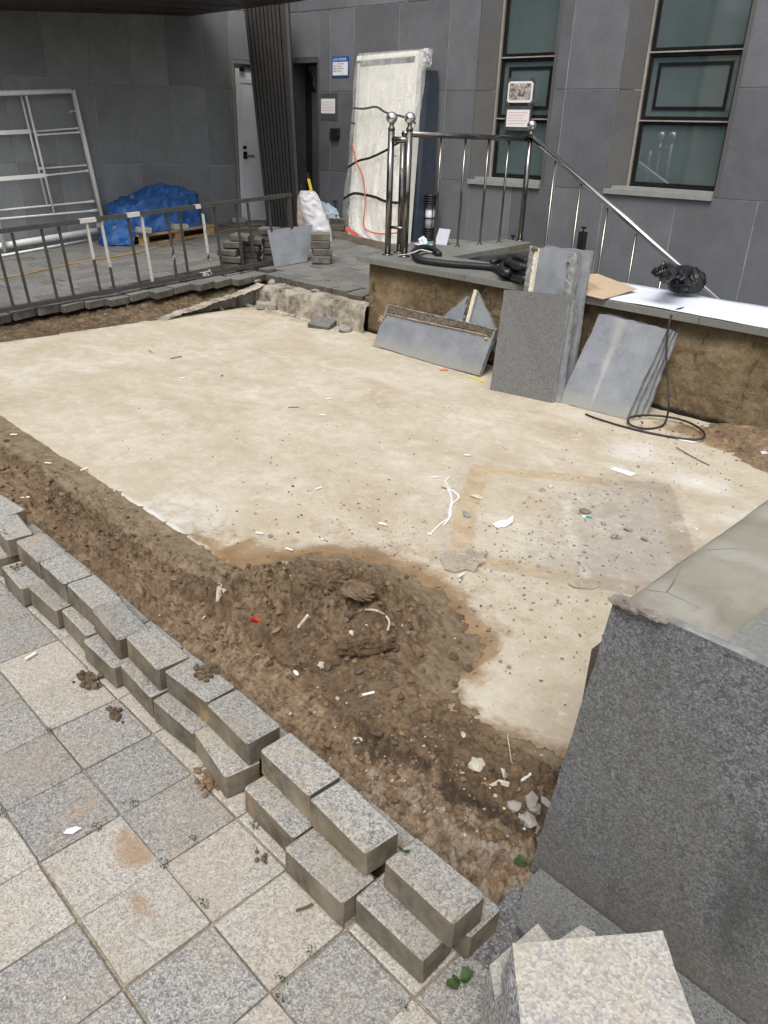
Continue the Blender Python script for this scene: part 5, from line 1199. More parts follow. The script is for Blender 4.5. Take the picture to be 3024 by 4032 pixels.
for p in smooth_path(pts, 6):
    for dy, dz in ((-.012, -.048), (-.012, .028), (.012, .028), (.012, -.048)): v.append((p[0]+dy*.3, p[1]+dy, p[2]+dz))
n_ = len(v)//4; F = [(i*4+k, i*4+(k+1) % 4, i*4+4+(k+1) % 4, i*4+4+k) for i in range(n_-1) for k in range(4)]+[(3, 2, 1, 0), (n_*4-4, n_*4-3, n_*4-2, n_*4-1)]
tag(mk('timber_plank', v, F, M['timber']), 'bent weathered plank lying on edge in front of the wrapped door', 'plank')

# ================================================================== WRAPPED DOOR LEAF
wy = 7.08
LB0, LB1 = P(*c1(640, 1990)), P(*c1(1152, 2040)); LB1 = np.array([LB1[0], LB1[1], LB1[2]]); 
LT0, LT1 = V(*c1(745, 300), (-7.2, wy), RA), V(*c1(1290, 250), (-7.2, wy), RA)
LB0 = V(*c1(650, 1985), (LB1[0], LB1[1]), RA)
wd = thing('wrapped_door', ((LB0+LB1)/2), 'cream door and frame wrapped in clear plastic film with black and red straps, leaning on the wall', 'door')
def LQ(u, t, off=0.):
    p = (LT0+(LT1-LT0)*u)*(1-t)+(LB0+(LB1-LB0)*u)*t; nn = np.cross(LT1-LT0, LB0-LT0); nn /= np.linalg.norm(nn)
    if nn@(CAM-p) < 0: nn = -nn
    return p+nn*off
def lbox(mb, u0, u1, t0_, t1_, o0, o1): mb.hexa([LQ(u0, t1_, o0), LQ(u1, t1_, o0), LQ(u1, t1_, o1), LQ(u0, t1_, o1)], [LQ(u0, t0_, o0), LQ(u1, t0_, o0), LQ(u1, t0_, o1), LQ(u0, t0_, o1)])
q = MB(); lbox(q, .03, .97, .05, 1, -.045, 0); q.make('leaf', M['cream_door'], wd)
q = MB(); lbox(q, -.02, 1.04, -.005, .02, -.10, .02); lbox(q, .985, 1.04, .0205, 1, -.10, .02); lbox(q, -.02, .015, .0205, 1, -.10, .0); q.make('frame', M['cream_door'], wd)
q = MB(); lbox(q, .015, .985, .0205, .049, -.06, -.01); q.make('gap', M['dark'], wd)
q = MB(); p = LQ(.87, .53); q.tube([LQ(.87, .535, 0), LQ(.87, .535, .05), LQ(.76, .53, .05)], .011, 8); q.tube([LQ(.88, .49, 0), LQ(.88, .49, .012)], .028, 12); q.tube([LQ(.87, .535, 0), LQ(.87, .535, .012)], .028, 12); q.make('handle', M['steel'], wd, True)
lx = [(265, 735), (390, 705), (600, 686), (760, 685), (1000, 660), (1330, 640), (1500, 612), (1620, 598), (1760, 590), (1860, 605), (1930, 640), (2000, 760)]
rx = [(205, 1392), (260, 1390), (400, 1368), (600, 1350), (760, 1325), (950, 1290), (1120, 1225), (1400, 1190), (1660, 1165), (1900, 1150), (2000, 1145), (2060, 1140)]
nv_, nu_ = 110, 80; v = []
nn = np.cross(LT1-LT0, LB0-LT0); nn /= np.linalg.norm(nn); nn = nn if nn@(CAM-LT0) > 0 else -nn
def onleaf(u_, v_, off):
    d = ray(u_, v_); o_ = LT0+nn*off; return CAM+d*((nn@(o_-CAM))/(nn@d))
for j in range(nv_+1):
    t = j/nv_; yl = 262+t*(1995-262); yr = 215+t*(2050-215)
    xl = np.interp(yl, [a for a, _ in lx], [b for _, b in lx]); xr = np.interp(yr, [a for a, _ in rx], [b for _, b in rx])
    for i in range(nu_+1):
        u = i/nu_; e = min(u, 1-u)
        cx, cy = xl+(xr-xl)*u, yl+(yr-yl)*u
        n1 = fbm(np.array([u*4+t*1.2]), np.array([t*2.2-u*1.5]), 3, 13, True)[0]
        off = (.035+.05*t**2)*min(1, e*7)+.035*n1*(.4+t)-.05*(1-min(1, e*12))
        v.append(onleaf(*c1(cx, cy), off+.012))
F = [(j*(nu_+1)+i, j*(nu_+1)+i+1, (j+1)*(nu_+1)+i+1, (j+1)*(nu_+1)+i) for j in range(nv_) for i in range(nu_)]
mk('plastic_film', v, F, M['film'], wd, True)
def strap(name, pxs, w_, mat, off=.13):
    ps = smooth_path([onleaf(*c1(*s), off) for s in pxs], 8); v = []; 
    for i, p in enumerate(ps):
        t = ps[min(i+1, len(ps)-1)]-ps[max(i-1, 0)]; t /= np.linalg.norm(t); s_ = np.cross(t, nn); s_ /= np.linalg.norm(s_)
        for a, b in ((-1, 0), (1, 0), (1, 1), (-1, 1)): v.append(p+s_*w_/2*a+nn*.004*b)
    n_ = len(ps); F = [(i*4+k, i*4+(k+1) % 4, i*4+4+(k+1) % 4, i*4+4+k) for i in range(n_-1) for k in range(4)]; mk(name, v, F, mat, wd)
strap('black_strap', [(688, 772), (790, 778), (905, 762), (1000, 815), (1160, 855), (1275, 915)], .022, M['mask'])
strap('black_strap', [(640, 1325), (740, 1265), (850, 1235), (990, 1170), (1060, 1125), (1135, 1085)], .026, M['rubber'])
strap('black_strap', [(598, 1620), (690, 1570), (790, 1580), (900, 1605), (1000, 1645), (1160, 1660)], .03, M['rubber'])
strap('black_strap', [(672, 905), (708, 922)], .022, M['mask'])
strap('red_strap', [(680, 1100), (700, 1200), (725, 1290), (775, 1400), (797, 1560), (800, 1700), (785, 1850), (820, 1910), (930, 1945), (1140, 1935)], .017, M['red_dull'], .14)
strap('red_strap', [(620, 1890), (680, 1930), (740, 1965)], .05, M['red_dull'], .12)
q = MB(); v = []
for j in range(14):
    for i in range(8):
        v.append(onleaf(*c1(1330+i*12+random.uniform(-5, 5)+(14-j)*1.5, 212+j*14), .0+.05*random.random()))
mk('film_flap', v, [(j*8+i, j*8+i+1, (j+1)*8+i+1, (j+1)*8+i) for j in range(13) for i in range(7)], M['film'], wd, True)
# dark door beside it, ruler, lamp, tub, board
q = MB(); a0, a1 = V(*c1(1262, 1060), (-6.6, 7.16), RA), V(*c1(1345, 1040), (-6.55, 7.25), RA)
q.hexa([(-6.62, 6.95, .36), (-6.50, 6.97, .36), (-6.46, 7.22, .42), (-6.62, 7.20, .42)], [(-6.70, 7.16, 2.2), (-6.585, 7.17, 2.2), (-6.57, 7.30, 2.2), (-6.70, 7.29, 2.2)])
tag(q.make('steel_door', M['slate_door']), 'narrow slate-blue steel door leaf leaning on the wall right of the wrapped door', 'door')
q = MB(); wallbox(q, Rxy, V(*c1(1352, 800), RP, RA)[0]-.01, V(*c1(1352, 800), RP, RA)[0]+.012, .004, .012, 1.35, 2.0); ru = tag(q.make('ruler', M['bone']), 'thin pale ruler strip standing against the wall beside the wrapped door', 'ruler')
lb = P(*c1(1392, 2005)); lt = V(*c1(1397, 1575), (lb[0], lb[1]+.02), 0)
lamp = thing('bollard_lamp', lb, 'black ribbed bollard lamp with white diffuser standing by the wall behind the railing', 'lamp')
H_ = lt[2]-lb[2]; bx_, by_ = lb[0], lb[1]
q = MB(); q.tube([(bx_, by_, lb[2]), (bx_, by_, lb[2]+H_*.25)], .058, 20); q.tube([(bx_, by_, lt[2]-H_*.24), (bx_, by_, lt[2])], .058, 20); q.make('body', M['rubber'], lamp, True)
q = MB(); q.tube([(bx_, by_, lb[2]+H_*.25+.001), (bx_, by_, lt[2]-H_*.24-.001)], .054, 20); q.make('diffuser', M['lamp_white'], lamp, True)
for k in [.02, .06, .10, .14, .18, .22, .27, .50, .73, .78, .83, .88, .93, .98]:
    q = MB(); zz = lb[2]+H_*k; q.tube([(bx_, by_, zz-.006), (bx_, by_, zz+.006)], .074, 20); q.make('rib', M['rubber'], lamp, True)
for a in (0, 1.57, 3.14, 4.71):
    q = MB(); q.tube([(bx_+.068*math.cos(a-.4), by_+.068*math.sin(a-.4), lb[2]), (bx_+.068*math.cos(a-.4), by_+.068*math.sin(a-.4), lt[2])], .005, 6); q.make('cage_bar', M['rubber'], lamp)
tb = P(*c1(1345, 2062))-[0, 0, .11]; tub = thing('paint_tub', tb, 'blue tub holding crumpled white paper just behind the coping', 'tub')
q = MB(); q.tube([tb, tb+[0, 0, .13]], [.085, .10], 22, False); q.tube([tb+[0, 0, .10], tb+[0, 0, .135]], [.103, .106], 22, False); q.make('bucket', M['blue_ink'], tub, True)
q = MB(); q.tube([tb+[0, 0, .13], tb+[0, 0, .138]], [.108, .108], 22); q.make('rim', M['board'], tub, True)
rk, rf = rock_arr(tb+[-.01, 0, .16], .065, 4, 2, 1.0); mk('paper', rk, rf, M['white'], tub)
rk, rf = rock_arr(tb+[.07, .0, .145], .03, 5, 1, .5); mk('green_lid', rk, rf, M['teal'], tub)
wb0, wb1 = P(*c1(1445, 2040)), P(*c1(1558, 2055)); q = MB(); q.hexa([wb0, wb1, wb1+[0, .01, 0], wb0+[0, .01, 0]], [wb0+[.02, .05, .17], wb1+[.0, .05, .17], wb1+[0, .06, .17], wb0+[.02, .06, .17]]); tag(q.make('board', M['board']), 'small pale blue board leaning behind the terrace coping near the tub', 'board')
# clear film hanging in the entry
v = []
for j in range(20):
    for i in range(12):
        s_ = -8.80+.30*(i/11)+.10*(j/19)*(1-i/11); p = Rxy(s_, -.17+.03*math.sin(i*1.7+j*.4)); v.append((*p, 2.32-.85*(j/19)*(.25+.75*i/11)))
tag(mk('plastic_film', v, [(j*12+i, j*12+i+1, (j+1)*12+i+1, (j+1)*12+i) for j in range(19) for i in range(11)], M['film_thin'], smooth=True), 'thin clear plastic film hanging in the dark entry', 'plastic film')

# ================================================================== FOREGROUND: kerb blocks
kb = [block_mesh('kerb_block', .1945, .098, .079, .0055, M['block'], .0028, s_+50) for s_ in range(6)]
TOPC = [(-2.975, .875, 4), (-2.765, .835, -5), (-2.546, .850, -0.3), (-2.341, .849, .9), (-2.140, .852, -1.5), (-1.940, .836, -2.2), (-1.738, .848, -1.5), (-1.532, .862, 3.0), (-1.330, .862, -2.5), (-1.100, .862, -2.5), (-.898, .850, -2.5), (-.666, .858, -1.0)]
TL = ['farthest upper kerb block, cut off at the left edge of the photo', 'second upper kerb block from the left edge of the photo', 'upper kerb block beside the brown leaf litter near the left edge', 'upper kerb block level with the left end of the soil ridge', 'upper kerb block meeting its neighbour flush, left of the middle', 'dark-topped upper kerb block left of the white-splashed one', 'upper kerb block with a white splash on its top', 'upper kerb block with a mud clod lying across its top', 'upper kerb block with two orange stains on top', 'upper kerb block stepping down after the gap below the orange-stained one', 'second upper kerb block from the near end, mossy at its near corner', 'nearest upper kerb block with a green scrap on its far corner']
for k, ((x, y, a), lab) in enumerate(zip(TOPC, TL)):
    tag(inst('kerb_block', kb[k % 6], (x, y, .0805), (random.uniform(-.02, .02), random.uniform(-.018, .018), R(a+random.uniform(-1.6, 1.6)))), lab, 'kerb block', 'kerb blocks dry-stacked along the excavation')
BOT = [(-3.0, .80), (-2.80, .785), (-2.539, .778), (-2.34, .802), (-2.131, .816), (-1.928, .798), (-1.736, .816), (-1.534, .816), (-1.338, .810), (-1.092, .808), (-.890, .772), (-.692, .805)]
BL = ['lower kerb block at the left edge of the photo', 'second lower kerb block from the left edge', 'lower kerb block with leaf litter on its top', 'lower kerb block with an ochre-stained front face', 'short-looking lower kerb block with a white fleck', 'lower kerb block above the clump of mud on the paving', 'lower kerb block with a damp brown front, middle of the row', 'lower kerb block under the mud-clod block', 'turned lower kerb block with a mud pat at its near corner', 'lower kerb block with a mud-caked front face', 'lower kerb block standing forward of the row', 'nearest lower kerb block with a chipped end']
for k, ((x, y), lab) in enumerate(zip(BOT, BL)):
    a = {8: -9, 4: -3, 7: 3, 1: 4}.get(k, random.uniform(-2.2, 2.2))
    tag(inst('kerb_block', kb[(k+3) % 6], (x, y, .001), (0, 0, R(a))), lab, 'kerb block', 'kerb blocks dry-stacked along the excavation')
for k in range(12):
    x = -2.95+k*.2045+.02
    if x > -.60: break
    tag(inst('kerb_block', kb[k % 6], (x+.02, .912, -.002), (0, 0, R(random.uniform(-1, 1)))), 'kerb block of the hidden rear row carrying the upper course', 'kerb block', 'hidden rear kerb blocks')

# ================================================================== FOREGROUND: right wall with granite cladding
wl_ = thing('parapet_wall', (-.3, 1.8, 0), 'low parapet with a cement-topped core and dark granite cladding, right foreground', 'wall')
xs = np.arange(-.555, 1.0, .02); ys = np.arange(1.185, 3.2, .02); X, Y = np.meshgrid(xs, ys)
Z = .728+.004*fbm(X*5, Y*5, 4)+.004*np.sin(Y*17)*.5
Z = Z-.02*sstep(.02, 0, X+.555)
Z = Z-.035*((X > -.40)&(X < .4))*sstep(1.44, 1.40, Y+.03*fbm(X*9, Y*9, 3))
grid_mesh('cement_top', xs, ys, Z, M['cement'], parent=wl_)
q = MB(); q.box(-.55, 1.0, 1.186, 3.19, -.2, .70); q.make('core', M['cement'], wl_)
def c6p(x, y, z): return G(*c6(x, y), z)
SL = [np.array([-.545, 1.172, .752]), np.array([.9, 1.172, .752]), np.array([.9, 1.135, -.01]), np.array([-.608, 1.135, -.01])]
cl_, ncl = plate('cladding_slab', SL, .024, (M['basalt2'], M['slab_back'], M['slab_edge']), parent=wl_, jag=.0012, seg=30)
q = MB(); q.add([(-.585, 1.20, -.1), (-.560, 1.20, -.1), (-.560, 3.1, -.1), (-.585, 3.1, -.1), (-.585, 1.20, .60), (-.560, 1.20, .615), (-.560, 3.1, .60), (-.585, 3.1, .60)], [(4, 5, 6, 7), (0, 1, 5, 4), (1, 2, 6, 5), (2, 3, 7, 6), (3, 0, 4, 7)]); q.make('side_cladding', M['mortar_dark'], wl_)
v = []; 
for (cx_, cy_, cz_), sc_, sd_ in (((-.492, 1.166, .752), (.050, .017, .010), 14), ((-.525, 1.17, .750), (.022, .018, .009), 15)):
    v_, f_ = rock_arr((0, 0, 0), 1., sd_, 4, 1., .0); nz_ = fbm(v_[:, 0]*sc_[0]*45+sd_, v_[:, 1]*sc_[1]*45+v_[:, 2]*sc_[2]*40, 5, sd_, True); v_ = v_*(.8+.5*nz_[:, None]); v_ = v_@rotz(-.06).T
    mk('mortar_lump', v_*np.array(sc_)+[cx_, cy_, cz_], f_, M['mortar_grey'], wl_)
pq = [c6p(1330, 1160, .745), c6p(1600, 930, .745), c6p(1760, 800, .745), np.array([.6, 1.6, .745]), np.array([.6, 1.215, .745]), c6p(1700, 1350, .745)]
n_ = len(pq); v = pq+[p-[0, 0, .02] for p in pq]
mk('loose_slab', v, [tuple(range(n_-1, -1, -1)), tuple(range(n_, 2*n_))]+[(i, (i+1) % n_, (i+1) % n_+n_, i+n_) for i in range(n_)], M['coping'], wl_)
# foot stone at the slab's base
fs = [G(*q_, .035) for q_ in [(2098, 3450), (2060, 3500), (2035, 3640), (2075, 3690)]]+[np.array([-.42, .93, .035]), np.array([.9, .90, .035]), np.array([.9, 1.131, .035]), np.array([-.58, 1.131, .035])]
n_ = len(fs); v = fs+[p-[0, 0, .06] for p in fs]
tag(mk('foot_stone', v, [tuple(range(n_-1, -1, -1)), tuple(range(n_, 2*n_))]+[(i, (i+1) % n_, (i+1) % n_+n_, i+n_) for i in range(n_)], M['basalt_pale']), 'flat dusty stone wedged under the near corner of the upright granite slab', 'stone')
# granite blocks
def granite(top, h, label, seed, ext_=.0):
    rd = random.Random(seed); c = sum(top)/4; seg = 8; out = []
    for i in range(4):
        a, b = top[i], top[(i+1) % 4]
        for k in range(seg): t = k/seg; out.append(a+(b-a)*t+(c-a)*rd.uniform(0, .018))
    rows_ = 5; n_ = len(out); v = list(out)
    for r_ in range(1, rows_+1):
        for p in out:
            d = (p-c); d[2] = 0; v.append(p+d*(.03+.03*r_/rows_+rd.uniform(-.035, .035))-np.array([0, 0, h*r_/rows_]))
    v.append(c); F = [(n_*(rows_+1), i, (i+1) % n_) for i in range(n_)]; fm = [0]*n_
    for r_ in range(rows_):
        for i in range(n_): j = (i+1) % n_; F.append((r_*n_+i, (r_+1)*n_+i, (r_+1)*n_+j, r_*n_+j)); fm.append(1)
    o = mk('granite_block', v, F, None, mats=[M['granite'], M['granite_side']], fmats=fm); return tag(o, label, 'granite block', 'granite blocks in the near right corner')
zg = .34; a = G(2017, 3712, zg); b = G(2608, 3662, zg); e = b-a; f_ = G(2047, 4032, zg)-a; f_ = f_/np.linalg.norm(f_)*.25; g_ = G(2740, 4032, zg)-b; g_ = g_/np.linalg.norm(g_)*.25
granite([a, b, b+g_, a+f_], .16, 'topmost pale granite block in the near right corner', 1)
zg2 = .17
def shp(pts, z): return [G(*s, z) for s in pts]
granite([G(1925, 3800, zg2)+[-.0, .0, 0], G(2118, 3634, zg2), G(2300, 3860, zg2), G(1990, 4150, zg2)], .15, 'pale granite block poking out left under the topmost one', 2)
granite([G(2200, 3700, zg2+.0), G(2288, 3640, zg2), G(2345, 3672, zg2), G(2330, 3860, zg2)], .15, 'grey-green granite block peeking out behind the topmost one', 3)

# ================================================================== DEBRIS
def bump_at(u, v): p = on_ground(u, v); return p
def butt(u, v, az, label, L=.026, r=.0042, tan=False):
    p = bump_at(u, v); d = np.array([math.cos(az), math.sin(az), .06])*L; q = MB(); q.tube([p+[0, 0, r], p+d+[0, 0, r]], r, 8)
    o = q.make('cigarette_butt', M['butt']); tag(o, label, 'cigarette butt', 'cigarette butts')
    q = MB(); q.tube([p+d*1.001+[0, 0, r], p+d*1.45+[0, 0, r]], r, 8); q.make('filter', M['tan'] if tan else M['butt'], o)
z03 = lambda x, y: (x*.9114, 1344+y*.9114); z04 = lambda x, y: (1512+x*.9114, 1344+y*.9114); z6_ = lambda x, y: (1512+x*.9114, 2688+y*.9114); kk = lambda x, y: (700+x*.6028, 1900+y*.6028)
BU = [(z03(45, 406), .8, 'white cigarette butt on the mud at the far left edge'), (z03(195, 527), .5, 'white cigarette butt on smooth mud left of the slab edge'), (z03(348, 560), 1.6, 'cigarette butt standing nearly upright on the mud by the slab edge'), (z03(90, 680), 1., 'cigarette butt by the kerb blocks at the left edge'), (z03(775, 162), 1.2, 'cigarette butt in the middle of the slab, left of the dark stone chip'), (z03(1105, 829), .4, 'cigarette butt on the slab left of the small stone near the mound'), (kk(705, 434), .2, 'cigarette butt at the upper rim of the soil mound'), (kk(897, 50), 1.5, 'cigarette butt on the slab far above the mound'), (kk(1327, 268), .0, 'cigarette butt on the slab right above the mound'), (kk(1218, 985), 2.2, 'long cigarette butt standing on the mound crest near the curled strip'), (z03(1635, 788), .2, 'cigarette butt on the slab beside the mound top'), ((700+1505*.4822, 2500+500*.4822), 1.1, 'cigarette butt on the damp soil in front of the mound'), ((2052, 3080), 1.5, 'tan-tipped cigarette butt on the soil near the upright granite slab'), (z04(345, 493), .5, 'cigarette butt above the stained patch outline'), (z04(202, 589), .7, 'cigarette butt left of the frayed white rope'), (z04(320, 1022), 1.6, 'cigarette butt below the dusty film scrap'), (z03(1380, 320), .6, 'cigarette butt in the right middle of the slab'), (z03(1407, 252), 1.2, 'cigarette butt on the slab beyond the middle'), ((100, 2600), 1.8, 'white cigarette butt lying on the pale paving tile joint')]
for (uv, az, lab) in BU: butt(*uv, az, lab)
def scrap(name, pts, mat, label, cat, h=.012, curl=.0, seed=0):
    P_ = [bump_at(*q_) for q_ in pts]; n_ = len(P_); c = sum(P_)/n_+[0, 0, h]; rd = random.Random(seed)
    v = [p+[0, 0, .002+curl*rd.random()] for p in P_]+[c]; v += [p-[0, 0, .0015] for p in v]
    F = []
    for i in range(n_): j = (i+1) % n_; F += [(n_, i, j), (2*n_+1, n_+1+j, n_+1+i), (i, n_+1+i, n_+1+j, j)]
    return tag(mk(name, v, F, mat), label, cat)
k2 = lambda x, y: (1500+x*.7233, 1700+y*.7233)
scrap('paper_scrap', [k2(1250, 205), k2(1270, 192), k2(1390, 228), k2(1360, 243)], M['white'], 'long white paper strip lying above the stained patch', 'paper', .006)
scrap('paper_scrap', [k2(605, 508), k2(650, 495), k2(700, 488), k2(718, 470), k2(716, 505), k2(680, 520), k2(630, 524)], M['white'], 'curled white paper scrap inside the stained patch', 'paper', .014, .02, 3)
scrap('peel_scrap', [k2(483, 352), k2(520, 350), k2(553, 362), k2(550, 373), k2(505, 362)], M['bone'], 'cream peel scrap at the left edge of the stained patch', 'scrap', .008, .01)
scrap('leaf', [k2(443, 440), k2(470, 445), k2(490, 465), k2(480, 473), k2(450, 462)], M['stone_grey'], 'grey dry leaf on the left band of the stained patch', 'leaf', .012, .01)
scrap('leaf', [k2(1075, 430), k2(1110, 425), k2(1148, 445), k2(1110, 452), k2(1090, 445)], M['timber'], 'brown dry leaf in the middle of the stained patch', 'leaf', .010, .012)
scrap('paper_scrap', [k2(908, 296), k2(935, 292), k2(938, 305), k2(918, 309)], M['bone'], 'small torn cream scrap near the dark chip in the patch', 'scrap', .006, .006)
fl_ = scrap('plastic_film', [k2(318, 700), k2(328, 668), k2(360, 655), k2(400, 648), k2(440, 655), k2(470, 640), k2(520, 650), k2(585, 668), k2(560, 700), k2(570, 725), k2(530, 745), k2(510, 768), k2(460, 758), k2(400, 772), k2(345, 760), k2(335, 730)], M['scrapfilm2'], 'crumpled dusty film scrap left below the stained patch', 'plastic film', .012, .022, 5)
for k_, ps_ in enumerate(([k2(360, 670), k2(400, 690), k2(450, 700), k2(500, 745)], [k2(340, 740), k2(380, 735), k2(420, 755)], [k2(470, 650), k2(500, 680), k2(520, 720), k2(515, 760)], [k2(500, 655), k2(540, 690), k2(580, 670)])):
    q = MB(); q.tube(smooth_path([on_ground(*p_)+[0, 0, .010] for p_ in ps_], 6), .004, 5); q.make('fold', M['scrapfilm2'], fl_, True)
scrap('plastic_film', [k2(1015, 830), k2(1060, 818), k2(1130, 825), k2(1190, 845), k2(1150, 860), k2(1050, 852)], M['scrapfilm'], 'flat dusty film scrap on the lower band of the patch', 'plastic film', .008, .006, 6)
scrap('plastic_scrap', [kk(460, 892), kk(520, 872), kk(538, 915), kk(500, 918), kk(470, 910)], M['red'], 'bright red plastic fragment on the left slope of the mound', 'plastic scrap', .006)
t = scrap('leaf', [kk(680, 535), kk(715, 530), kk(755, 575), kk(742, 625), kk(710, 605), kk(690, 575)], M['bone'], 'big cream dry leaf at the upper left of the mound', 'leaf', .02, .01)
scrap('leaf', [kk(250, 810), kk(255, 720), kk(262, 670), kk(285, 675), kk(320, 720), kk(290, 745), kk(270, 800)], M['bone'], 'mottled cream bone-like scrap standing at the left of the mound', 'scrap', .03, .02)
scrap('plastic_scrap', [z04(238, 122), z04(270, 118), z04(278, 126), z04(245, 127)], M['orange'], 'orange plastic strip in front of the long low slab', 'plastic scrap', .004)
scrap('wood_strip', [z04(360, 150), z04(368, 148), z04(430, 172), z04(425, 178)], M['yellow'], 'yellow strip lying at the right end of the long low slab', 'strip', .004)
scrap('paper_scrap', [z04(1260, 425), z04(1300, 424), z04(1370, 432), z04(1340, 440)], M['white'], 'flat white shard beside the cable loop', 'paper', .004)
scrap('glass_shard', [k3(705, 905), k3(730, 870), k3(745, 880), k3(735, 920)], M['scrapfilm'], 'clear plastic shard at the foot of the rough ledge', 'plastic scrap', .01, .04)
scrap('glass_shard', [k3(1045, 1010), k3(1075, 955), k3(1115, 975), k3(1100, 1020), k3(1050, 1035)], M['scrapfilm'], 'bent clear plastic cup at the foot of the rough ledge', 'plastic scrap', .05, .05)
scrap('leaf', [(265, 3265), (300, 3255), (322, 3262), (285, 3285), (250, 3282)], M['white'], 'white flake on a grey paving tile, lower left', 'scrap', .004)
scrap('paper_scrap', [(2990, 1790), (3030, 1780), (3040, 1800), (3010, 1805)], M['board'], 'crumpled pale wrapper on the soil at the right edge', 'paper', .02, .02)
# rope
rp = thing('rope', on_ground(*k2(370, 420)), 'frayed white twisted rope lying on the slab left of the stained patch', 'rope')
pa = [k2(372, 250), k2(352, 275), k2(360, 310), k2(378, 340), k2(385, 380), k2(372, 440), k2(372, 475), k2(340, 515)]
pb2 = [k2(360, 310), k2(400, 330), k2(425, 362), k2(390, 395), k2(380, 430), k2(375, 470), k2(320, 510), k2(285, 545), k2(270, 562)]
for path_ in (pa, pb2):
    pp = resample(smooth_path([on_ground(*s)+[0, 0, .004] for s in path_], 8), .003)
    for ph in (0, math.pi):
        q = MB(); q.tube([p+[.003*math.cos(i*.9+ph), .003*math.sin(i*.9+ph), .002*math.sin(i*.9+ph)] for i, p in enumerate(pp)], .0026, 5); q.make('strand', M['white'], rp, True)
e0 = on_ground(*k2(275, 560))
for k in range(6): q = MB(); q.tube([e0+[0, 0, .003], e0+[.02*math.cos(k*.5+3.4), .02*math.sin(k*.5+3.4), .006]], .0012, 4); q.make('strand', M['white'], rp)
v_, f_ = rock_arr(on_ground(*k2(360, 303))+[0, 0, .01], .028, 6, 2, .35); mk('knot', v_, f_, M['bone'], rp)
# lighter / tool, wires, twigs
t = thing('marker', on_ground(*k2(1115, 466)), 'small teal and white marker stub in the stained patch', 'marker')
a, b = on_ground(*k2(1093, 463)), on_ground(*k2(1148, 471)); q = MB(); q.tube([a+[0, 0, .004], a+(b-a)*.4+[0, 0, .004]], .005, 8); q.make('cap', M['white'], t); q = MB(); q.tube([a+(b-a)*.401+[0, 0, .004], a+(b-a)*.8+[0, 0, .004], b+[0, 0, .004]], [.005, .005, .002], 8); q.make('barrel', M['teal'], t)
def twig(pts, r, mat, label, h=.004, name='twig', cat='twig'):
    q = MB(); q.tube(smooth_path([on_ground(*s)+[0, 0, h] for s in pts], 5), r, 6); tag(q.make(name, mat), label, cat)
twig([z04(1262, 460), z04(1330, 500), z04(1405, 538)], .003, M['timber'], 'thin straight rod lying between the white powder patches', name='rod', cat='rod')
twig([z03(737, 76), z03(785, 67)], .004, M['timber'], 'dark twig far back in the middle of the slab')
twig([z03(640, 38), z03(658, 50)], .003, M['red'], 'tiny red stick at the back left of the slab')
twig([kk(1225, 880), kk(1290, 885), kk(1350, 915), kk(1380, 960), kk(1370, 1010)], .0038, M['bone'], 'curled cream strip on the crest of the mound', .03, 'peel_strip', 'scrap')
twig([kk(850, 900), kk(820, 940), kk(790, 975)], .005, M['bone'], 'pale root-like scrap in the middle of the mound', .02, 'peel_strip', 'scrap')
twig([(1995, 2915), (2005, 2980), (2010, 3020)], .0015, M['bone'], 'thin straw on the soil below the slab corner', .02, 'straw', 'straw')
twig([(1930, 3262), (2000, 3320), (2080, 3375)], .0015, M['leafgreen'], 'long thin grass stalk beside the granite slab', .015, 'straw', 'straw')
twig([(1165, 3590), (1200, 3580), (1230, 3565)], .0035, M['dark_clod'], 'short dark twig in front of the nearest forward kerb block', .004)
twig([z03(1245, 288), z03(1292, 286)], .003, M['timber'], 'thin brown splinter in the right middle of the slab')
# stones with labels
def st(u, v, s, m_, lab, seed, flat=.6): rock('stone', on_ground(u, v), s, seed, M[m_], lab, 'stone', 'loose stones', 2, flat)
ST = [(*kk(945, 1200), .022, 'stone_beige', 'cream stone on the soil just in front of the mound'), (*z6_(403, 360), .032, 'stone_beige', 'big pale stone on the soil near the upright granite slab'), (*z6_(342, 228), .014, 'stone_beige', 'beige pebble above the big pale stone'), (*z6_(572, 460), .018, 'stone_grey', 'brown-grey stone beside the tan cigarette butt'), (*z03(958, 150), .018, 'stone_grey', 'dark stone chip on the far middle of the slab'), (*kk(605, 352), .016, 'stone_grey', 'grey stone on the slab left above the mound'), (*kk(950, 375), .018, 'bone', 'pale split stone on the slab above the mound'), (*k2(1272, 575), .026, 'stone_grey', 'largest grey rubble lump inside the stained patch'), (*k2(1438, 588), .020, 'stone_grey', 'round flat grey stone at the right of the stained patch'), (*k2(1210, 502), .022, 'stone_grey', 'dark lump above the largest rubble lump in the patch'), (*k2(1345, 538), .024, 'stone_grey', 'crumbled dark clod between the lump and the patch edge'), (*k2(878, 322), .022, 'stone_grey', 'flat dark chip near the top of the stained patch'), (*k2(1400, 190), .014, 'stone_grey', 'small grey stone beyond the long paper strip'), (*k2(778, 388), .014, 'stone_grey', 'small dark chip left of the patch centre'), (*c6(1090, 268), .012, 'white', 'flat white stone right of the patch'), (*c6(975, 288), .010, 'white', 'small white stone at the right edge of the patch'), (*c6(1440, 312), .014, 'stone_grey', 'dark pebble left of the parapet edge'), (*kk(772, 1245), .012, 'white', 'white chip at the trench edge'), (*kk(1135, 985), .014, 'stone_beige', 'beige pebble on the mound near the curled strip'), (*kk(640, 540), .012, 'stone_beige', 'pinkish pebble by the big dry leaf'), (*z04(1530, 838), .010, 'stone_grey', 'tiny dark pebble by the parapet')]
for i, (u, v_, s, m_, lab) in enumerate(ST): st(u, v_, s*.78, m_, lab, 60+i, .5)
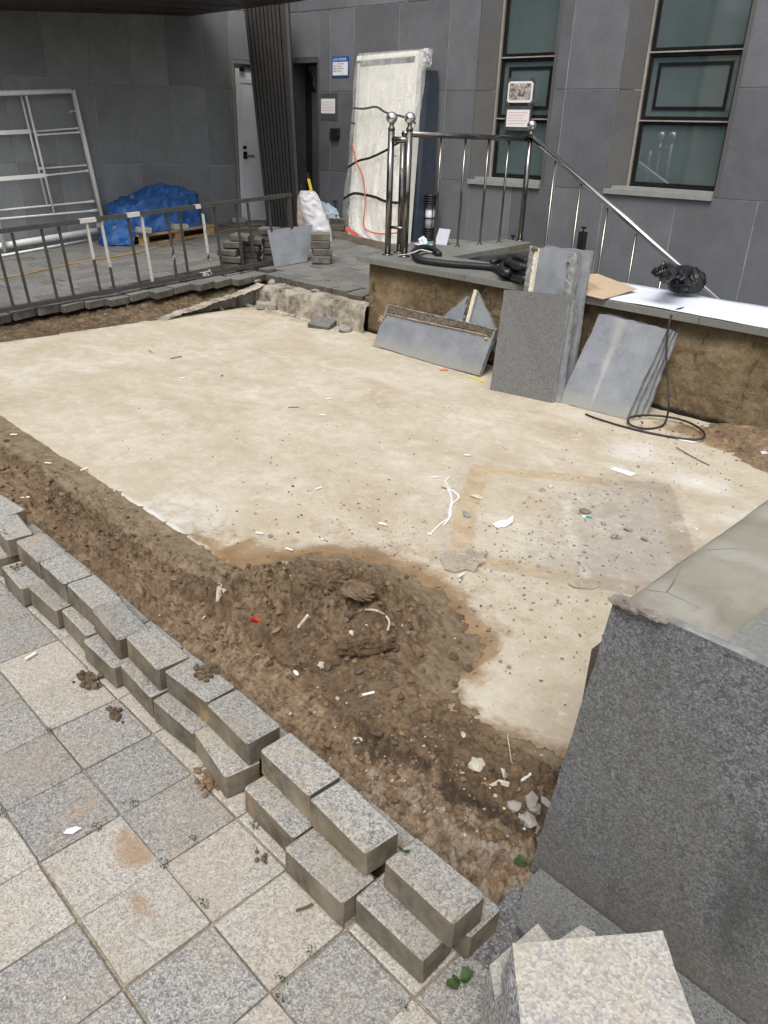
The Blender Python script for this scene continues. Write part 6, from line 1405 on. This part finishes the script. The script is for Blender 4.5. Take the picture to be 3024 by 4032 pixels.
RK = [(1400+1450*.4822, 3000+400*.4822, .055), (1400+1420*.4822, 3000+500*.4822, .055), (1400+1290*.4822, 3000+370*.4822, .042), (1400+1440*.4822, 3000+330*.4822, .04), (1400+1550*.4822, 3000+345*.4822, .038), (1400+1360*.4822, 3000+470*.4822, .03), (1400+1490*.4822, 3000+560*.4822, .03), (1400+1480*.4822, 3000+640*.4822, .022), (1400+1350*.4822, 3000+400*.4822, .032), (1400+1240*.4822, 3000+610*.4822, .014), (1400+1050*.4822, 3000+390*.4822, .012)]
RL = ['largest broken concrete lump at the foot of the upright granite slab', 'flat broken concrete lump under the largest one', 'jagged grey lump left of the largest broken concrete lump', 'curled pale lump on top of the broken concrete heap', 'lump touching the edge of the upright granite slab', 'small rounded lump below the jagged grey one', 'dark lump at the bottom of the broken concrete heap', 'white lump nearest the granite slab edge', 'middling lump between the jagged and the largest', 'round pebble left of the heap bottom', 'white angular pebble far left of the heap']
for i, ((u, v_, s), lab) in enumerate(zip(RK, RL)):
    rock('concrete_lump', on_ground(u, v_), s*.50, 90+i, M['rock'], lab, 'rubble', 'broken concrete lumps', 1, .55, rough=.30)
for i, (ps, lab) in enumerate(((([(1180, 75), (1215, 85), (1240, 130), (1215, 165), (1200, 130)]), 'upright cream peel shred near the granite slab'), (([(1090, 195), (1170, 170), (1255, 190), (1250, 215), (1170, 200), (1120, 215)]), 'flat cream peel shred below the upright one'))):
    scrap('peel_scrap', [(1400+x*.4822, 3000+y*.4822) for x, y in ps], M['bone'], lab, 'scrap', .012, .012, i)
st(1400+1062*.4822, 3000+182*.4822, .006, 'orange', 'tiny orange pip on the soil left of the peel shreds', 200)
# mud clumps on paving and on a block
def clump(cx, cy, z, s, label, seed, n=26, elong=(1, 1), mat='clod'):
    rd = random.Random(seed); q = MB()
    for k in range(n):
        r_ = s*rd.uniform(.12, .34); v_, f_ = rock_arr((cx+rd.gauss(0, s*.42)*elong[0], cy+rd.gauss(0, s*.42)*elong[1], z+r_*.5), r_*.8, seed*50+k, 1, .9, .35); q.add(v_, f_)
    tag(q.make('mud_clump', M[mat]), label, 'mud clump', 'mud clumps')
p = G(350, 2680); clump(p[0], p[1], 0, .055, 'mud clump with bits of white on the pale tile by the lower kerb blocks', 1, 40, (1.1, .6), 'dark_clod')
p = G(455, 2815); clump(p[0], p[1], 0, .035, 'flat mud clump on the joint below the other one', 2, 26, (1.2, .5), 'dark_clod')
p = G(825, 3085); clump(p[0], p[1], 0, .04, 'mud pat at the corner of the turned lower kerb block', 3, 36, (.9, .8))
p = G(820, 2645, .16); clump(p[0], p[1], .16, .045, 'mud clod lying across the top of a kerb block', 4, 36, (.9, 1.0), 'dark_clod')
p = G(1035, 3375); clump(p[0], p[1], 0, .022, 'few dark crumbs on the pale tile before the forward block', 5, 14, (1.4, .8), 'dark_clod')
p = G(65, 2235, .08); clump(p[0], p[1], .08, .03, 'brown leaf litter on the lower kerb block near the left edge', 6, 16, (1, 1), 'clod')
p = G(20, 2100, .16); clump(p[0], p[1], .158, .022, 'brown litter on top of the upper kerb block at the left edge', 7, 8, (1.3, .5), 'clod')
# soil slabs (cut turf-like wedges) on the mound
def chunk(u, v, L, W_, H_, az, tilt_, label, mat='soil'):
    p = on_ground(u, v); Rm = rotxyz(tilt_, .0, az)
    bm = bmesh.new(); bmesh.ops.create_icosphere(bm, subdivisions=5, radius=.5)
    vv = np.array([list(q.co) for q in bm.verts]); ff = [[q.index for q in f.verts] for f in bm.faces]; bm.free()
    vv = np.sign(vv)*np.abs(vv*2)**.7*.5
    nse = fbm(vv[:, 0]*L*38+u+vv[:, 2]*1.2, vv[:, 1]*W_*38+vv[:, 2]*1.6, 6, 2, True)
    vv = vv*(.85+.42*nse[:, None])
    vv = (vv*[L, W_, H_])@Rm.T+p-[0, 0, H_*.05]
    tag(mk('soil_lump', vv, ff, M[mat]), label, 'soil lump', 'big soil lumps on the mound')
chunk(*kk(930, 640), .19, .075, .05, R(52), .25, 'grey-crusted soil lump lying along the top of the mound')
chunk(*kk(1230, 1060), .17, .05, .055, R(62), -.2, 'long wedge of soil on the near right of the mound')
chunk(*kk(690, 1120), .16, .05, .03, R(-10), .1, 'soil lump along the trench at the foot of the mound')
chunk(*kk(1180, 700), .11, .08, .03, R(20), .1, 'rounded smooth soil lump right of the grey-crusted one')
# scattered clods on the mound: countless
q = MB(); rd = random.Random(5)
def scatter(q, n, cx, cy, sx, sy, s0, s1_, zfn, seed, cond=None):
    rd = random.Random(seed)
    for k in range(n):
        x = rd.gauss(cx, sx); y = rd.gauss(cy, sy)
        if cond and not cond(x, y): continue
        r_ = s0*(s1_/s0)**(rd.random()**2.2); v_, f_ = rock_arr((x, y, zfn(x, y)+r_*.25), r_, seed*1000+k, 1 if r_ > .006 else 0 or 1, .6, .28)
        q.add(v_, f_)
insoil = lambda x, y: -4.5 < x < -.62 and .96 < y < 2.0 and poly_sd(np.array([x]), np.array([y]), mound)[0] > .01
scatter(q, 520, -1.75, 1.45, .33, .20, .004, .019, hz, 1, insoil)
scatter(q, 300, -2.7, 1.18, .55, .10, .004, .016, hz, 2, insoil)
scatter(q, 260, -1.15, 1.28, .30, .14, .004, .014, hz, 3, insoil)
scatter(q, 120, -3.6, 1.15, .4, .12, .006, .022, hz, 8, lambda x, y: -4.6 < x < -2 and .97 < y < 1.4)
tag(q.make('soil_clods', M['clod']), 'damp crumbs and clods scattered over the dug soil', None, None, 'stuff')
q = MB(); scatter(q, 420, -1.72, 1.46, .28, .17, .004, .021, hz, 41, insoil); scatter(q, 200, -2.8, 1.20, .6, .09, .004, .016, hz, 42, insoil); scatter(q, 160, -1.15, 1.2, .25, .1, .003, .012, hz, 43, insoil)
tag(q.make('dark_soil_clods', M['dark_clod']), 'dark damp clods heaped over the mound and trench edge', None, None, 'stuff')
q = MB(); slabz = lambda x, y: -.027
onslab = lambda x, y: 1.5 < y < 4.5 and -6.2 < x < -.65 and poly_sd(np.array([x]), np.array([y]), mound)[0] < 0
inpatch = lambda x, y: onslab(x, y) and poly_sd(np.array([x]), np.array([y]), patch)[0] > 0
scatter(q, 700, -1.35, 2.95, .32, .38, .002, .010, slabz, 11, inpatch)
scatter(q, 240, -1.7, 2.4, .45, .35, .002, .009, slabz, 12, onslab)
scatter(q, 260, -1.5, 2.15, .5, .25, .002, .008, slabz, 13, onslab)
tag(q.make('grey_grit', M['stone_grey']), 'grey grit and chips scattered over the stained patch', None, None, 'stuff')
q = MB()
scatter(q, 320, -1.9, 1.9, .6, .3, .002, .008, slabz, 14, onslab); scatter(q, 420, -2.9, 2.4, 1.2, .8, .0015, .005, slabz, 15, onslab); scatter(q, 120, -1.6, 3.9, .5, .3, .003, .009, slabz, 16, onslab); scatter(q, 120, -1.4, 4.3, .35, .1, .004, .014, lambda x, y: .0, 17, lambda x, y: 4.15 < y < 4.62)
tag(q.make('brown_grit', M['clod']), 'brown crumbs scattered over the slab round the mound', None, None, 'stuff')
q = MB(); scatter(q, 150, -1.5, 1.3, .8, .25, .002, .007, hz, 18, insoil); scatter(q, 60, -1.0, 1.15, .2, .1, .003, .010, hz, 19, insoil)
scatter(q, 160, -1.9, 3.6, .3, .3, .002, .006, slabz, 20, onslab)
tag(q.make('pale_grit', M['stone_beige']), 'pale crumbs of mortar scattered over soil and slab', None, None, 'stuff')
q = MB(); scatter(q, 90, -1.3, .45, .8, .35, .0012, .004, lambda x, y: .0, 21, lambda x, y: y < .72 and x < -.4 and y > -.5)
tag(q.make('paving_grit', M['stone_beige']), 'fine pale grit on the paving tiles', None, None, 'stuff')
q = MB(); scatter(q, 60, -6.1, 4.53, .45, .03, .008, .03, lambda x, y: -.03, 22, lambda x, y: -6.4 < x < -4.95 and 4.46 < y < 4.62); scatter(q, 40, -6.75, 4.0, .12, .6, .004, .014, lambda x, y: (plz(y)-.075)*max(0, min(1, (-6.45-x)/.5))-.03*max(0, min(1, (x+6.95)/.5))+.01, 23, lambda x, y: -6.95 < x < -6.45 and 2.2 < y < 4.6)
tag(q.make('rubble_bits', M['rock']), 'rubble bits along the foot of the ledge and bank', None, None, 'stuff')
for (x, y, zz, a, lab) in ((-5.28, 4.50, -.035, .5, 'square grey paver lying at the foot of the ledge by the terrace corner'), (-6.18, 4.55, -.02, 1.0, 'small broken paver under the ledge near the slab corner')):
    tag(inst('loose_paver', lp[1] if x > -6 else bk, (x, y, zz), (.15, .08, a)), lab, 'paver', 'pavers fallen at the ledge')
RB = ['pale rubble lump on the worn kerb near the plate', 'grey rubble lump beside the worn kerb, nearest the slab corner', 'flat rubble piece on the mossy bank under the fence end', 'brown rubble piece at the foot of the worn kerb', 'angular rubble chip on top of the rough ledge, left end', 'angular rubble chip on the rough ledge under the metal plate', 'rubble lump on the rough ledge, middle', 'small rubble lump at the foot of the rough ledge, middle']
for i_, ((x_, y_, z_, s_), lb_) in enumerate(zip(((-6.56, 4.74, .15, .05), (-6.40, 4.50, -.03, .035), (-6.75, 4.60, .12, .045), (-6.42, 4.2, -.03, .03), (-6.32, 4.74, .17, .05), (-6.15, 4.76, .17, .035), (-5.7, 4.77, .18, .045), (-5.75, 4.54, -.03, .03)), RB)): rock('stone', (x_, y_, z_), s_, 300+i_, M['rock'], lb_, 'rubble', 'rubble round the old footing', 2, .6)
rock('stone', (-5.02, 4.54, -.03), .07, 222, M['rock'], 'rounded rubble stone in the corner by the terrace wall', 'stone', None, 2, .7)
# weeds and moss
def weed(u, v, s, n, label, seed, z=None):
    p = on_ground(u, v) if z is None else G(u, v, z); rd = random.Random(seed)
    t = thing('weed', p, label, 'weed', 'weeds')
    for k in range(n):
        a = rd.uniform(0, 6.28); el = rd.uniform(.25, .9); L = s*rd.uniform(.7, 1.2); d = np.array([math.cos(a)*math.cos(el), math.sin(a)*math.cos(el), math.sin(el)]); sd_ = np.array([-math.sin(a), math.cos(a), 0])
        c0 = p+d*L*.25; w_ = L*.30; v_ = [p, c0+sd_*w_*.6+[0, 0, L*.05], c0+d*L*.45+sd_*w_+[0, 0, .0], p+d*L, c0+d*L*.45-sd_*w_, c0-sd_*w_*.6+[0, 0, L*.05], c0+d*L*.3-[0, 0, L*.08]]
        mk('leaf', v_, [(0, 1, 6), (1, 2, 6), (2, 3, 6), (3, 4, 6), (4, 5, 6), (5, 0, 6)], M['leafgreen'], t)
weed(1812, 3860, .034, 6, 'small green weed in the paving joint below the nearest kerb block', 1, 0)
weed(2080, 3400, .045, 4, 'green weed leaves at the left edge of the upright granite slab', 2)
weed(345, 2715, .02, 3, 'tiny green leaf beside the mud clump on the pale tile', 3, 0)
weed(1150, 3050, .015, 4, 'tiny green sprout at the trench edge', 4)
weed(1590, 3350, .016, 4, 'green scrap on the far corner of the nearest upper kerb block', 5, .162)
def moss(u, v, s, label, seed, n=26):
    p = G(u, v, .0); rd = random.Random(seed); q = MB()
    for k in range(n):
        a = rd.uniform(0, 6.28); r_ = rd.random()**.5*s; b = p+[math.cos(a)*r_, math.sin(a)*r_*.6, 0]; h = rd.uniform(.003, .010); d = np.array([rd.uniform(-1, 1), rd.uniform(-1, 1), 0])*.003
        q.add([b+[-.0012, 0, 0], b+[.0012, 0, 0], b+d+[0, 0, h]], [(0, 1, 2)]); q.add([b+[0, -.0012, 0], b+[0, .0012, 0], b+d+[0, 0, h]], [(0, 1, 2)])
    q.make('moss_tuft', M['leafgreen'], None)['kind'] = 'stuff'
for i, (u, v_) in enumerate([(640, 3400), (10, 3205), (525, 3160), (380, 3255), (760, 3310), (1000, 3250), (1230, 3750), (1105, 3860), (1110, 3935), (1580, 3960), (880, 3085), (195, 2880), (800, 3560)]): moss(u, v_, .018, '', i)

# ================================================================== ACROSS THE STREET (seen only as reflections)
ob = thing('opposite_building', (-5.5, -11, -1.2), 'beige plastered building across the street, reflected in the window glass', 'building')
q = MB(); q.box(-8.2, -2.5, -16, -10, -1.2, 11); q.make('wall', M['beige_wall'], ob)
for i in range(4):
    for j in range(3):
        q = MB(); q.box(-8+1.4*i, -7.2+1.4*i, -9.999, -9.96, 1+3*j, 2.6+3*j); q.make('window', M['glass'], ob)
ob2 = thing('opposite_building', (-20, -11, -1.2), 'grey-green glazed building across the street, reflected in the window glass', 'building')
q = MB(); q.box(-32, -8.5, -16, -10.5, -1.2, 14); q.make('wall', M['teal_wall'], ob2)
def tree(x, y, h, seed, label):
    t = thing('street_tree', (x, y, -.5), label, 'tree'); rd = random.Random(seed); q = MB(); q.tube([(x, y, -1.2), (x+.1, y, h*.35), (x, y+.1, h*.6)], [.16, .12, .06], 8); q.make('trunk', M['bark'], t)
    q = MB()
    for k in range(900):
        d = np.array([rd.gauss(0, 1), rd.gauss(0, 1), rd.gauss(0, 1)]); d /= np.linalg.norm(d); r_ = rd.random()**.4; p = np.array([x, y, h*.65])+d*r_*np.array([1.5, 1.5, h*.33]); s_ = .14; a = np.array([rd.uniform(-1, 1) for _ in range(3)])*s_; b = np.array([rd.uniform(-1, 1) for _ in range(3)])*s_
        q.add([p, p+a, p+a+b, p+b], [(0, 1, 2, 3)])
    q.make('crown', M['foliage'], t)
tree(-9.6, -5.0, 3.6, 1, 'bushy green tree across the street, left of the two reflected'); tree(-12.8, -6.0, 3.4, 2, 'bushy green tree across the street, right of the two reflected')
